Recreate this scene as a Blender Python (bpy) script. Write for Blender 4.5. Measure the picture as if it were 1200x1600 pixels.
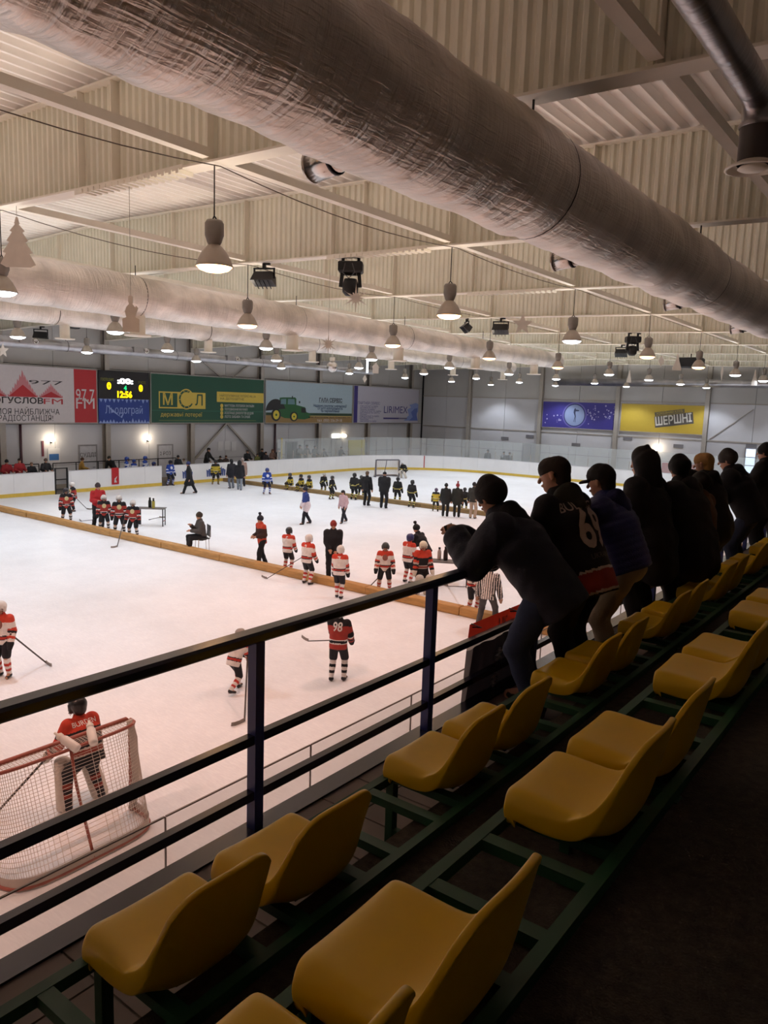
import bpy, math, random
import numpy as np
from mathutils import Vector, Matrix
from mathutils.bvhtree import BVHTree
random.seed(7); np.random.seed(7)
for o in list(bpy.data.objects): bpy.data.objects.remove(o)
SC = bpy.context.scene; COL = SC.collection
PI = math.pi; rad = math.radians

# ---------------------------------------------------------------- camera
EYE = 5.2; FPX = 1185.0                      # eye height above the ice, focal length in pixels of the 1200x1600 frame
YAW, PIT, ROL = 0.645108, -0.142761, 0.033747
_f = np.array([-math.sin(YAW)*math.cos(PIT), math.cos(YAW)*math.cos(PIT), math.sin(PIT)])
_r0 = np.array([math.cos(YAW), math.sin(YAW), 0]); _u0 = np.cross(_r0, _f)
_r = math.cos(ROL)*_r0 + math.sin(ROL)*_u0; _u = -math.sin(ROL)*_r0 + math.cos(ROL)*_u0
cam = bpy.data.cameras.new('camera'); co = bpy.data.objects.new('camera', cam); COL.objects.link(co)
cam.sensor_width = 36; cam.lens = FPX/1600*36; cam.clip_end = 300; cam.clip_start = .05
co.matrix_world = Matrix(((_r[0], _u[0], -_f[0], 0), (_r[1], _u[1], -_f[1], 0), (_r[2], _u[2], -_f[2], EYE), (0, 0, 0, 1)))
SC.camera = co
# ---------------------------------------------------------------- world, exposure
w = bpy.data.worlds.new('world'); SC.world = w; w.use_nodes = True
w.node_tree.nodes['Background'].inputs[0].default_value = (.03, .03, .035, 1)
w.node_tree.nodes['Background'].inputs[1].default_value = 1
SC.view_settings.view_transform = 'Standard'; SC.view_settings.look = 'None'
SC.view_settings.gamma = 1; SC.view_settings.use_curve_mapping = False
SC.view_settings.exposure = 0.5
SC.cycles.max_bounces = 10; SC.cycles.diffuse_bounces = 8; SC.cycles.glossy_bounces = 3; SC.cycles.transparent_max_bounces = 16
SC.cycles.sample_clamp_indirect = 4; SC.cycles.use_denoising = True
ROOF_FILL_W = 130.0                                  # watts of the fill spot added over each lamp to brighten the roof
LAMP_W = 365.0                                # watts of one hall lamp
WARM = (1.0, .55, .44); COOL = (.84, .90, 1.0)

# ---------------------------------------------------------------- pixel -> direction
def ray(x, y): return (x-600)/FPX*_r - (y-800)/FPX*_u + _f
def at_z(x, y, z=0.0):
    d = ray(x, y); t = (z-EYE)/d[2]; return Vector((d[0]*t, d[1]*t, z))
def on_x(x, y, X):
    d = ray(x, y); t = X/d[0]; return Vector((X, d[1]*t, EYE+d[2]*t))
def on_y(x, y, Y):
    d = ray(x, y); t = Y/d[1]; return Vector((d[0]*t, Y, EYE+d[2]*t))
def tall(x, yb, yt):
    p = at_z(x, yb); d = ray(x, yt); return EYE + d[2]*math.hypot(p.x, p.y)/math.hypot(d[0], d[1])

# ---------------------------------------------------------------- materials
def lin(c):
    if isinstance(c, str):
        c = tuple(int(c[i:i+2], 16)/255 for i in (0, 2, 4))
        return tuple(((v+.055)/1.055)**2.4 if v > .04045 else v/12.92 for v in c)
    return c
MATS = {}
def mat(name, col='888888', rough=.6, metal=0, var=.08, vscale=6, bump=0, bscale=40, stretch=None, coat=0, sheen=0, emit=None, estr=1, col2=None, spec=.5):
    if name in MATS: return MATS[name]
    m = bpy.data.materials.new(name); m.use_nodes = True; n = m.node_tree.nodes; l = m.node_tree.links
    b = n['Principled BSDF']; c = lin(col)
    b.inputs['Roughness'].default_value = rough; b.inputs['Metallic'].default_value = metal
    b.inputs['Specular IOR Level'].default_value = spec
    if coat: b.inputs['Coat Weight'].default_value = coat; b.inputs['Coat Roughness'].default_value = .15
    if sheen: b.inputs['Sheen Weight'].default_value = sheen
    tc = n.new('ShaderNodeTexCoord'); mp = n.new('ShaderNodeMapping'); l.new(tc.outputs['Object'], mp.inputs[0])
    if stretch: mp.inputs['Scale'].default_value = stretch
    nz = n.new('ShaderNodeTexNoise'); nz.inputs['Scale'].default_value = vscale; nz.inputs['Detail'].default_value = 5
    l.new(mp.outputs[0], nz.inputs['Vector'])
    cr = n.new('ShaderNodeValToRGB'); l.new(nz.outputs['Fac'], cr.inputs[0])
    c2 = lin(col2) if col2 else c
    cr.color_ramp.elements[0].position = .3; cr.color_ramp.elements[1].position = .7
    cr.color_ramp.elements[0].color = (*[max(0, v*(1-var)) for v in c], 1)
    cr.color_ramp.elements[1].color = (*[min(1, v*(1+var)) for v in c2], 1)
    l.new(cr.outputs[0], b.inputs['Base Color'])
    if bump:
        n2 = n.new('ShaderNodeTexNoise'); n2.inputs['Scale'].default_value = bscale; n2.inputs['Detail'].default_value = 4
        l.new(mp.outputs[0], n2.inputs['Vector'])
        bp = n.new('ShaderNodeBump'); bp.inputs['Strength'].default_value = bump; bp.inputs['Distance'].default_value = .02
        l.new(n2.outputs['Fac'], bp.inputs['Height']); l.new(bp.outputs[0], b.inputs['Normal'])
    if emit:
        b.inputs['Emission Color'].default_value = (*lin(emit), 1); b.inputs['Emission Strength'].default_value = estr
    MATS[name] = m; return m
def glass_mat(name, tint=(.95, .97, .97), alpha=.12, rough=.05):
    m = bpy.data.materials.new(name); m.use_nodes = True; n = m.node_tree.nodes; l = m.node_tree.links
    out = n['Material Output']; n.remove(n['Principled BSDF'])
    t = n.new('ShaderNodeBsdfTransparent'); t.inputs[0].default_value = (*tint, 1)
    g = n.new('ShaderNodeBsdfGlossy'); g.inputs['Roughness'].default_value = rough
    d = n.new('ShaderNodeBsdfDiffuse'); d.inputs[0].default_value = (.8, .84, .85, 1)
    m1 = n.new('ShaderNodeMixShader'); m1.inputs[0].default_value = alpha
    l.new(t.outputs[0], m1.inputs[1]); l.new(d.outputs[0], m1.inputs[2])
    m2 = n.new('ShaderNodeMixShader'); m2.inputs[0].default_value = .05; l.new(m1.outputs[0], m2.inputs[1]); l.new(g.outputs[0], m2.inputs[2])
    l.new(m2.outputs[0], out.inputs[0]); MATS[name] = m; return m

def thin_cloth(name, col):
    m = mat(name, col, .85); n = m.node_tree.nodes; l = m.node_tree.links; b = n['Principled BSDF']; t = n.new('ShaderNodeBsdfTranslucent'); t.inputs[0].default_value = (*lin(col), 1)
    x = n.new('ShaderNodeMixShader'); x.inputs[0].default_value = .45; l.new(b.outputs[0], x.inputs[1]); l.new(t.outputs[0], x.inputs[2]); l.new(x.outputs[0], n['Material Output'].inputs[0]); return m
# ---------------------------------------------------------------- objects
def link(name, data, parent=None, M=None):
    o = bpy.data.objects.new(name, data); COL.objects.link(o)
    if parent is not None: o.parent = parent
    if M is not None: o.matrix_local = M
    return o
def tag(o, label=None, cat=None, group=None, kind=None):
    if label: o['label'] = label
    if cat: o['category'] = cat
    if group: o['group'] = group
    if kind: o['kind'] = kind
    return o
def empty(name, loc=(0, 0, 0), rz=0, label=None, cat=None, group=None, kind=None):
    o = bpy.data.objects.new(name, None); COL.objects.link(o); o.location = loc; o.rotation_euler = (0, 0, rz); o.empty_display_size = .1
    return tag(o, label, cat, group, kind)
def copy_tree(o, parent=None):
    c = o.copy(); COL.objects.link(c)
    if parent is not None:
        mi = o.matrix_parent_inverse.copy(); c.parent = parent; c.matrix_parent_inverse = mi
    for ch in list(o.children): copy_tree(ch, c)
    return c

class MB:
    """collects verts/faces of one mesh"""
    def __init__(s): s.v = []; s.f = []; s.m = []; s.sm = []
    def add(s, vs, fs, mi=0, smooth=False):
        b = len(s.v); s.v += [tuple(v) for v in vs]
        for f in fs: s.f.append(tuple(i+b for i in f)); s.m.append(mi); s.sm.append(smooth)
        return s
    def box(s, x0, x1, y0, y1, z0, z1, mi=0, bev=0):
        if bev:
            b = bev; vs = []; 
            for z, k in ((z0, b), (z0+b, 0), (z1-b, 0), (z1, b)):
                vs += [(x0+k, y0+k, z), (x1-k, y0+k, z), (x1-k, y1-k, z), (x0+k, y1-k, z)]
            fs = [(3, 2, 1, 0), (12, 13, 14, 15)]
            for r in range(3):
                for i in range(4): fs.append((r*4+i, r*4+(i+1) % 4, r*4+4+(i+1) % 4, r*4+4+i))
            return s.add(vs, fs, mi)
        vs = [(x0, y0, z0), (x1, y0, z0), (x1, y1, z0), (x0, y1, z0), (x0, y0, z1), (x1, y0, z1), (x1, y1, z1), (x0, y1, z1)]
        return s.add(vs, [(3, 2, 1, 0), (4, 5, 6, 7), (0, 1, 5, 4), (1, 2, 6, 5), (2, 3, 7, 6), (3, 0, 4, 7)], mi)
    def bar(s, a, b, w, h=None, mi=0, up=(0, 0, 1)):
        a = Vector(a); b = Vector(b); h = h or w; d = (b-a).normalized(); up = Vector(up)
        if abs(d.dot(up)) > .99: up = Vector((0, 1, 0))
        x = d.cross(up).normalized()*(w/2); y = x.cross(d).normalized()*(h/2)
        vs = [p+q for p in (a, b) for q in (-x-y, x-y, x+y, -x+y)]
        return s.add(vs, [(3, 2, 1, 0), (4, 5, 6, 7), (0, 1, 5, 4), (1, 2, 6, 5), (2, 3, 7, 6), (3, 0, 4, 7)], mi)
    def tube(s, pts, r, seg=8, mi=0, cap=True):
        pts = [Vector(p) for p in pts]; n = len(pts); rs = r if isinstance(r, (list, tuple)) else [r]*n
        vs = []; fs = []; ref = None
        for i, p in enumerate(pts):
            d = (pts[min(i+1, n-1)]-pts[max(i-1, 0)]).normalized()
            if ref is None:
                ref = Vector((0, 0, 1)) if abs(d.z) < .9 else Vector((1, 0, 0))
            x = d.cross(ref).normalized(); y = x.cross(d).normalized(); ref = y
            for k in range(seg):
                t = 2*PI*k/seg; vs.append(p+(x*math.cos(t)+y*math.sin(t))*rs[i])
        for i in range(n-1):
            for k in range(seg): fs.append((i*seg+k, i*seg+(k+1) % seg, (i+1)*seg+(k+1) % seg, (i+1)*seg+k))
        s.add(vs, fs, mi, True)
        if cap:
            b = len(s.v)-n*seg; s.f.append(tuple(b+k for k in reversed(range(seg)))); s.m.append(mi); s.sm.append(False)
            s.f.append(tuple(b+(n-1)*seg+k for k in range(seg))); s.m.append(mi); s.sm.append(False)
        return s
    def lathe(s, prof, seg=24, mi=0, axis='z', c=(0, 0, 0)):
        vs = []; fs = []; n = len(prof)
        for r, z in prof:
            for k in range(seg):
                t = 2*PI*k/seg; q = (r*math.cos(t), r*math.sin(t), z)
                if axis == 'y': q = (q[0], q[2], q[1])
                if axis == 'x': q = (q[2], q[0], q[1])
                vs.append((q[0]+c[0], q[1]+c[1], q[2]+c[2]))
        for i in range(n-1):
            for k in range(seg): fs.append((i*seg+k, i*seg+(k+1) % seg, (i+1)*seg+(k+1) % seg, (i+1)*seg+k))
        return s.add(vs, fs, mi, True)
    def poly(s, pts, depth, M=None, mi=0):
        """outline in xy, extruded by depth along z"""
        n = len(pts); vs = [Vector((p[0], p[1], 0)) for p in pts]+[Vector((p[0], p[1], depth)) for p in pts]
        if M is not None: vs = [M @ v for v in vs]
        fs = [tuple(reversed(range(n))), tuple(range(n, 2*n))]+[(i, (i+1) % n, n+(i+1) % n, n+i) for i in range(n)]
        return s.add(vs, fs, mi)
    def mesh(s, name, mats):
        me = bpy.data.meshes.new(name); me.from_pydata(s.v, [], s.f)
        for m in (mats if isinstance(mats, (list, tuple)) else [mats]): me.materials.append(m)
        me.polygons.foreach_set('material_index', s.m); me.polygons.foreach_set('use_smooth', s.sm); me.update(); return me
    def build(s, name, mats, parent=None, M=None): return link(name, s.mesh(name, mats), parent, M)

# text -> mesh, lying in its own xy plane
_tc = {}
def text_mesh(txt, size=1, align='CENTER', bold=0, space=1, extrude=0):
    key = (txt, size, align, bold, space, extrude)
    if key in _tc: return _tc[key]
    cu = bpy.data.curves.new('t', 'FONT'); cu.body = txt; cu.size = size; cu.align_x = align; cu.align_y = 'CENTER'
    cu.offset = bold; cu.space_character = space; cu.extrude = extrude; cu.resolution_u = 3
    ob = bpy.data.objects.new('t', cu); COL.objects.link(ob)
    dg = bpy.context.evaluated_depsgraph_get(); me = bpy.data.meshes.new_from_object(ob.evaluated_get(dg))
    bpy.data.objects.remove(ob); bpy.data.curves.remove(cu); _tc[key] = me; return me
def text(name, txt, size, M, m, parent, width=None, **k):
    me = text_mesh(txt, size, **k).copy(); me.materials.clear(); me.materials.append(m)
    if width:
        xs = [v.co.x for v in me.vertices]; s = width/max(1e-3, max(xs)-min(xs))
        for v in me.vertices: v.co.x *= s
    return link(name, me, parent, M)
FX = lambda p: Matrix(((0, 0, 1, p[0]), (1, 0, 0, p[1]), (0, 1, 0, p[2]), (0, 0, 0, 1)))      # print on a surface that faces +X
FY = lambda p: Matrix(((1, 0, 0, p[0]), (0, 0, -1, p[1]), (0, 1, 0, p[2]), (0, 0, 0, 1)))     # print on a surface that faces -Y
# ================================================================= the hall
X_BOARD, Y_BOARD, X_NEAR, X_WALL, Y_WALL = -36.6, 52.0, -4.6, -39.5, 57.6
FR = [7.2+6.05*k for k in range(-2, 9)]          # roof frames along Y
ZB = lambda X: 8.13+.022*(-X if X > -20 else 40+X)   # underside of the frames
ROOF_D = 1.5
M_ice = bpy.data.materials.new('ice'); M_ice.use_nodes = True
def _ice():
    n = M_ice.node_tree.nodes; l = M_ice.node_tree.links; b = n['Principled BSDF']
    b.inputs['Roughness'].default_value = .32; b.inputs['IOR'].default_value = 1.31; b.inputs['Specular IOR Level'].default_value = .35
    tc = n.new('ShaderNodeTexCoord'); nz = n.new('ShaderNodeTexNoise'); nz.inputs['Scale'].default_value = .9; nz.inputs['Detail'].default_value = 8; nz.inputs['Roughness'].default_value = .7
    l.new(tc.outputs['Object'], nz.inputs['Vector']); cr = n.new('ShaderNodeValToRGB')
    cr.color_ramp.elements[0].position = .3; cr.color_ramp.elements[1].position = .75
    cr.color_ramp.elements[0].color = (.82, .83, .85, 1); cr.color_ramp.elements[1].color = (.92, .93, .95, 1)
    l.new(nz.outputs['Fac'], cr.inputs[0])
    mp = n.new('ShaderNodeMapping'); mp.inputs['Scale'].default_value = (3, 22, 1); mp.inputs['Rotation'].default_value = (0, 0, .5); l.new(tc.outputs['Object'], mp.inputs[0])
    n2 = n.new('ShaderNodeTexNoise'); n2.inputs['Scale'].default_value = 2; n2.inputs['Detail'].default_value = 10; n2.inputs['Distortion'].default_value = 1.2; l.new(mp.outputs[0], n2.inputs['Vector'])
    c2 = n.new('ShaderNodeValToRGB'); c2.color_ramp.elements[0].position = .45; c2.color_ramp.elements[1].position = .62
    c2.color_ramp.elements[0].color = (.93, .93, .94, 1); c2.color_ramp.elements[1].color = (1, 1, 1, 1); l.new(n2.outputs['Fac'], c2.inputs[0])
    mx = n.new('ShaderNodeMix'); mx.data_type = 'RGBA'; mx.blend_type = 'MULTIPLY'; mx.inputs[0].default_value = 1
    l.new(cr.outputs[0], mx.inputs[6]); l.new(c2.outputs[0], mx.inputs[7]); l.new(mx.outputs[2], b.inputs['Base Color'])
    rr = n.new('ShaderNodeMapRange'); rr.inputs[3].default_value = .25; rr.inputs[4].default_value = .5; l.new(n2.outputs['Fac'], rr.inputs[0]); l.new(rr.outputs[0], b.inputs['Roughness'])
_ice()
M_panel = mat('wall_panel', 'b4b2b0', .55, var=.04, vscale=.6)
M_panel2 = mat('wall_panel_light', 'c6c6cb', .5, var=.03, vscale=.6)
M_steel = mat('cream_steel', 'e8e2d4', .5, var=.05, vscale=2)
M_web = mat('web_steel', 'dcd9c8', .55, var=.06, vscale=1.5)
M_deck = mat('roof_deck', 'ece7e2', .5, var=.05, vscale=1)
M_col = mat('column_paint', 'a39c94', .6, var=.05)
M_dark = mat('dark_metal', '15151a', .45, metal=.3)
M_black = mat('black_plastic', '0c0c0e', .5)
M_white = mat('white_board', 'e9e9ea', .35, var=.03, vscale=1.2)
M_yellowstrip = mat('yellow_kick_strip', 'd8b84a', .45, var=.06)
M_concrete = mat('concrete', '6d655d', .85, var=.18, vscale=9, bump=.4, bscale=60)
M_carpet = mat('stand_carpet', '3a342b', .95, var=.35, vscale=30, bump=.5, bscale=140)
M_foil = bpy.data.materials.new('foil_insulation')
def _foil(m, base, rough, metal, ring, fine):
    m.use_nodes = True; n = m.node_tree.nodes; l = m.node_tree.links; b = n['Principled BSDF']
    b.inputs['Metallic'].default_value = metal; b.inputs['Roughness'].default_value = rough
    tc = n.new('ShaderNodeTexCoord')
    def noise(sc, s, det=5, rot=0):
        mp = n.new('ShaderNodeMapping'); mp.inputs['Scale'].default_value = sc; l.new(tc.outputs['Object'], mp.inputs[0])
        z = n.new('ShaderNodeTexNoise'); z.inputs['Scale'].default_value = s; z.inputs['Detail'].default_value = det; z.inputs['Distortion'].default_value = .6; l.new(mp.outputs[0], z.inputs['Vector']); return z
    a = noise((1, 9, 1), 1.6); c = noise((4, 1.5, 30), 1.5); d = noise((1, 1, 1), 1.2, 6)
    ad = n.new('ShaderNodeMath'); ad.operation = 'MULTIPLY_ADD'; ad.inputs[1].default_value = ring; l.new(a.outputs['Fac'], ad.inputs[0])
    mu = n.new('ShaderNodeMath'); mu.operation = 'MULTIPLY'; mu.inputs[1].default_value = fine; l.new(c.outputs['Fac'], mu.inputs[0]); l.new(mu.outputs[0], ad.inputs[2])
    bp = n.new('ShaderNodeBump'); bp.inputs['Strength'].default_value = .8; bp.inputs['Distance'].default_value = .05; l.new(ad.outputs[0], bp.inputs['Height']); l.new(bp.outputs[0], b.inputs['Normal'])
    cr = n.new('ShaderNodeValToRGB'); l.new(d.outputs['Fac'], cr.inputs[0]); k = lin(base)
    cr.color_ramp.elements[0].position = .3; cr.color_ramp.elements[1].position = .72
    cr.color_ramp.elements[0].color = (*[v*.72 for v in k], 1); cr.color_ramp.elements[1].color = (*[min(1, v*1.12) for v in k], 1)
    l.new(cr.outputs[0], b.inputs['Base Color']); MATS[m.name] = m
_foil(M_foil, 'efe6de', .36, .66, 1.0, .45)
M_spiral = bpy.data.materials.new('spiral_duct_metal'); _foil(M_spiral, 'b4b2b6', .3, .9, .25, .05)
M_cable = mat('black_cable', '2a2622', .6)
M_chrome = mat('chrome', 'c9c4c0', .18, metal=1, var=.03)

def struct(name, mb, mats, parent=None, label=None):
    o = mb.build(name, mats, parent)
    if parent is None: o['kind'] = 'structure'
    if label: o['label'] = label
    return o
# ice sheet and the concrete round it
fl = MB(); fl.box(X_WALL-.3, 4, -16, Y_WALL+.3, -.5, -.02); struct('floor', fl, M_concrete, None, 'grey concrete floor around the ice')
fl = MB(); fl.box(X_BOARD, X_NEAR, -12, Y_BOARD, -.02, 0); struct('floor_ice', fl, M_ice, None, 'white scratched ice sheet of the rink')
# ceiling deck: trapezoidal sheet, ribs along Y
dk = MB(); xs = []
x = X_WALL
while x < 4.2:
    for dx, dz in ((0, 0), (.05, .11), (.2, .11), (.25, 0)): xs.append((x+dx, dz))
    x += .31
vs = []; n = len(xs)
for Y in (-16, Y_WALL+.3):
    for X, dz in xs: vs.append((X, Y, ZB(max(-40, X))+ROOF_D+.02+dz))
dk.add(vs, [(i, i+1, n+i+1, n+i) for i in range(n-1)])
struct('ceiling', dk, M_deck, None, 'ribbed pale steel roof deck over the rink')
rc = MB(); rc.box(X_WALL-.3, 4.4, -16.2, Y_WALL+.5, 10.4, 10.5); struct('ceiling_outer', rc, M_panel, None, 'flat outer roof skin above the ribbed deck')

# walls made of sandwich panels
def wall_panels(root, plane, spans, rows, mats_for, th=.06):
    for (a0, a1) in spans:
        for (z0, z1) in rows:
            m = mats_for(z0); b = MB(); g = .012
            if plane[0] == 'x': b.box(plane[1]-th, plane[1], a0+g, a1-g, z0+g, z1-g)
            else: b.box(a0+g, a1-g, plane[1], plane[1]+th, z0+g, z1-g)
            b.build('panel', m, root)
wl = MB(); wl.box(X_WALL-.3, X_WALL-.05, -16, Y_WALL+.3, -.02, 10.3); wl = struct('wall_left', wl, M_dark, None, 'pale sandwich panel wall behind the advertising boards')
wall_panels(wl, ('x', X_WALL), [(FR[0]+3.025*i, FR[0]+3.025*(i+1)) for i in range(5, 21)], [(0, 1.2), (1.2, 3.45), (3.45, 6.6), (6.6, 9.9)], lambda z: M_panel if z > 3 else M_panel2)
we = MB(); we.box(X_WALL-.3, 4.2, Y_WALL+.06, Y_WALL+.3, -.02, 10.3); we = struct('wall_far', we, M_dark, None, 'pale sandwich panel end wall with two banners')
ECOL = [on_y(px, 640, Y_WALL).x for px in (661, 735, 846, 966, 1106)]
ECOL += [ECOL[-1]+6.2, ECOL[-1]+12.4]
sp = []
for a, b in zip(ECOL[:-1], ECOL[1:]):
    sp += [(a, (a+b)/2), ((a+b)/2, b)]
sp = [(X_WALL, ECOL[0])]+sp if ECOL[0]-X_WALL > .5 else sp
wall_panels(we, ('y', Y_WALL), sp, [(0, 1.6), (1.6, 3.3), (3.3, 5.95), (5.95, 9.9)], lambda z: M_panel if z > 5 else M_panel2)
b = MB(); b.box(4, 4.3, -16, Y_WALL+.3, -.02, 10.4); struct('wall_right', b, mat('stand_wall', '8f8a85', .7), None, 'plain wall behind the spectator stand')
b = MB(); b.box(X_WALL-.3, 4.3, -16.3, -16, -.02, 10.4); struct('wall_near', b, M_panel, None, 'plain panel wall at the near end of the hall')

# steel columns
def column(x, y, ax, label):
    r = empty('steel_column', (x, y, 0), 0, label, 'column', 'hall columns', 'structure')
    b = MB()
    if ax == 'x': b.box(.0, .03, -.15, .15, 0, 9.5); b.box(.37, .4, -.15, .15, 0, 9.5)
    else: b.box(-.15, .15, -.03, 0, 0, 9.5); b.box(-.15, .15, -.32, -.29, 0, 9.5)
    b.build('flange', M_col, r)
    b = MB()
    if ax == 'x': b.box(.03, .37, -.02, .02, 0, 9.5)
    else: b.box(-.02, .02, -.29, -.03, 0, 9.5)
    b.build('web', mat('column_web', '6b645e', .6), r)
for i, Y in enumerate(FR[3:]): column(X_WALL, Y, 'x', 'grey steel column standing against the left wall panels')
for X in ECOL[1:-1]: column(X, Y_WALL, 'y', 'grey steel column standing against the end wall panels')
for (a, bb) in ((FR[6], FR[7]),):
    for s in (0, 1):
        o = MB(); m_ = (a+bb)/2
        o.bar((X_WALL+.15, m_, 3.5), (X_WALL+.15, (a, bb)[s], .9), .12, .12); tag(o.build('wall_brace', M_col), 'slanted grey brace under the green banner', 'brace', 'wall braces', 'structure')
        o = MB(); o.bar((X_WALL+.15, (a, bb)[s], 8.1), (X_WALL+.15, m_, 6.2), .1, .1); tag(o.build('wall_brace', M_col), 'slanted grey brace above the green banner', 'brace', 'wall braces', 'structure')
# horizontal girts of the end wall
for z in (5.95, 3.3):
    b = MB(); b.box(ECOL[0], ECOL[-1], Y_WALL-.05, Y_WALL-.002, z-.04, z+.04); tag(b.build('wall_girt', M_col), 'thin horizontal steel girt along the end wall', 'girt', 'end wall girts', 'structure')
b = MB(); b.bar((ECOL[4]+.3, Y_WALL-.04, 3.4), (ECOL[4]+3.0, Y_WALL-.04, 5.6), .05); tag(b.build('wall_brace', M_col), 'thin slanted rod on the end wall beside the yellow banner', 'brace', None, 'structure')

# roof frames: I-beams with a corrugated web
def beam_meshes():
    XL, XR = X_WALL+.4, 4.0
    f = MB(); fsg = [XL, -20, XR]
    for a, b_ in zip(fsg[:-1], fsg[1:]):
        for dz in (0, ROOF_D-.03):
            za, zb = ZB(a)+dz, ZB(b_)+dz
            f.add([(a, -.14, za), (b_, -.14, zb), (b_, .14, zb), (a, .14, za), (a, -.14, za+.03), (b_, -.14, zb+.03), (b_, .14, zb+.03), (a, .14, za+.03)],
                  [(3, 2, 1, 0), (4, 5, 6, 7), (0, 1, 5, 4), (1, 2, 6, 5), (2, 3, 7, 6), (3, 0, 4, 7)])
    wv = []; wf = []; x = XL; per = .16
    pat = ((0, -.022), (.05, -.022), (.08, .022), (.13, .022)); i = 0
    while x < XR:
        for dx, dy in pat:
            X = x+dx; wv += [(X, dy, ZB(X)+.03), (X, dy, ZB(X)+ROOF_D-.03)]
        x += per
    for i in range(len(wv)//2-1): wf.append((2*i, 2*i+2, 2*i+3, 2*i+1))
    wb = MB(); wb.add(wv, wf)
    return f.mesh('flanges', M_steel), wb.mesh('web', M_web)
FLM, WBM = beam_meshes()
stf = MB(); stf.box(-.01, .01, -.13, .13, .03, ROOF_D-.03); STM = stf.mesh('stiffener', M_steel)
for i, Y in enumerate(FR):
    r = empty('roof_beam', (0, Y, 0), 0, 'cream roof beam with corrugated web spanning the hall', 'beam', 'roof beams', 'structure')
    link('flanges', FLM, r); link('web', WBM, r)
    for x in (-36, -31.3, -28, -25.6, -22.8, -20, -17.2, -14.4, -11.6, -10.7, -8.5, -5.6, -2.5):
        link('stiffener', STM, r, Matrix.Translation((x, 0, ZB(x))))
# struts between the frames, along Y
SROWS = (-2.5, -8.5, -14.4, -20.0, -25.6, -31.3)
for x in SROWS:
    for a, b_ in zip(FR[:-1], FR[1:]):
        o = MB(); z = ZB(x)+.12; o.box(x-.07, x+.07, a+.145, b_-.145, z-.06, z+.06)
        tag(o.build('roof_strut', M_steel), 'cream square steel strut joining two roof beams', 'strut', 'roof struts', 'structure')
# sagging cables under the struts
for x in SROWS[1:4]:
    pts = []
    for a, b_ in zip(FR[1:7], FR[2:8]):
        for k in range(8):
            t = k/8; pts.append((x+.12, a+(b_-a)*t, ZB(x)-.03-.2*4*t*(1-t)*(.5+.5*math.sin(a*3+x))))
    o = MB(); o.tube(pts, .008, 5); tag(o.build('power_cable', mat('brown_wire', '5c5046', .6)), 'thin dark cable sagging along the %s lamp row from the stand' % {-8.5: 'first', -14.4: 'second', -20.0: 'third'}[x], 'cable', 'roof cables')
# rows of small clips under the flanges beside the lamp cables
for k in (2, 3, 4):
    for x0 in (-8.6,):
        r = MB()
        for j in range(16): 
            xx = x0-.5-j*.16; zz = ZB(xx); r.box(xx-.03, xx+.03, FR[k]-.16, FR[k]+.1, zz-.06, zz-.003)
        r.box(x0-3.1, x0-.4, FR[k]-.145, FR[k]-.142, ZB(x0)-.01, ZB(x0)+.06)
        tag(r.build('cable_clip_rail', M_steel), 'cream rail of small clips under the %s roof beam over the stand' % {2: 'duct outlet side', 3: 'moving head light', 4: 'far flood light'}[k], 'clip rail', 'clip rails')
# ================================================================= lamps
M_house = mat('lamp_housing', '87817b', .6, metal=.2)
M_refl = mat('lamp_reflector', 'a89e93', .45, metal=.4)
M_glowW = mat('lamp_glow_warm', 'ffd9a8', .4, emit='ffbe80', estr=10)
M_glowC = mat('lamp_glow_cool', 'eef4ff', .4, emit='eaf2ff', estr=12)
def lamp_mesh():
    a = MB(); a.lathe([(0, .62), (.105, .62), (.13, .58), (.13, .42), (.115, .38), (.10, .33), (.075, .29), (0, .29)], 16)
    b = MB(); b.lathe([(.075, .30), (.11, .27), (.17, .2), (.225, .1), (.255, .02), (.262, 0), (.25, 0), (.21, .1), (.09, .26)], 24)
    c = MB(); c.lathe([(.001, -.07), (.12, -.062), (.2, -.035), (.245, .012)], 24)
    d = MB(); d.tube([(-.05, 0, .62), (0, 0, .68), (.05, 0, .62)], .012, 6)
    return a.mesh('housing', M_house), b.mesh('reflector', M_refl), c.mesh('glass', M_glowW), c.mesh('glass', M_glowC), d.mesh('hook', M_dark)
LM = lamp_mesh()
LROWS = (-8.5, -14.4, -20.0, -25.6, -31.3)
warm_at = {(0, 2), (0, 3), (0, 5), (0, 6), (0, 1), (0, 0), (1, 1), (1, 3), (1, 4), (1, 5), (1, 0), (1, 6), (2, 1), (2, 0)}
LZ = 6.98
ORD = ('first', 'second', 'third', 'fourth', 'fifth', 'sixth', 'seventh', 'eighth', 'ninth', 'tenth', 'eleventh', 'twelfth', 'thirteenth', 'fourteenth', 'fifteenth', 'sixteenth', 'seventeenth', 'eighteenth')
lights = {}
def soften(L):
    L.use_nodes = True; n = L.node_tree.nodes; fo = n.new('ShaderNodeLightFalloff'); fo.inputs['Strength'].default_value = 1; fo.inputs['Smooth'].default_value = 5
    L.node_tree.links.new(fo.outputs['Quadratic'], n['Emission'].inputs['Strength'])
for nm, c in (('warm', WARM), ('cool', COOL)):
    L = bpy.data.lights.new('hall_lamp_'+nm, 'SPOT'); L.energy = LAMP_W; L.color = c; L.spot_size = rad(118); L.spot_blend = .45; L.shadow_soft_size = .2; lights[nm] = L
    L = bpy.data.lights.new('roof_fill_'+nm, 'SPOT'); L.energy = ROOF_FILL_W; L.color = (1, .84, .68) if nm == 'warm' else (1, .95, .86); L.spot_size = rad(172); L.spot_blend = .5; L.shadow_soft_size = .12; soften(L); lights['up_'+nm] = L
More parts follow.
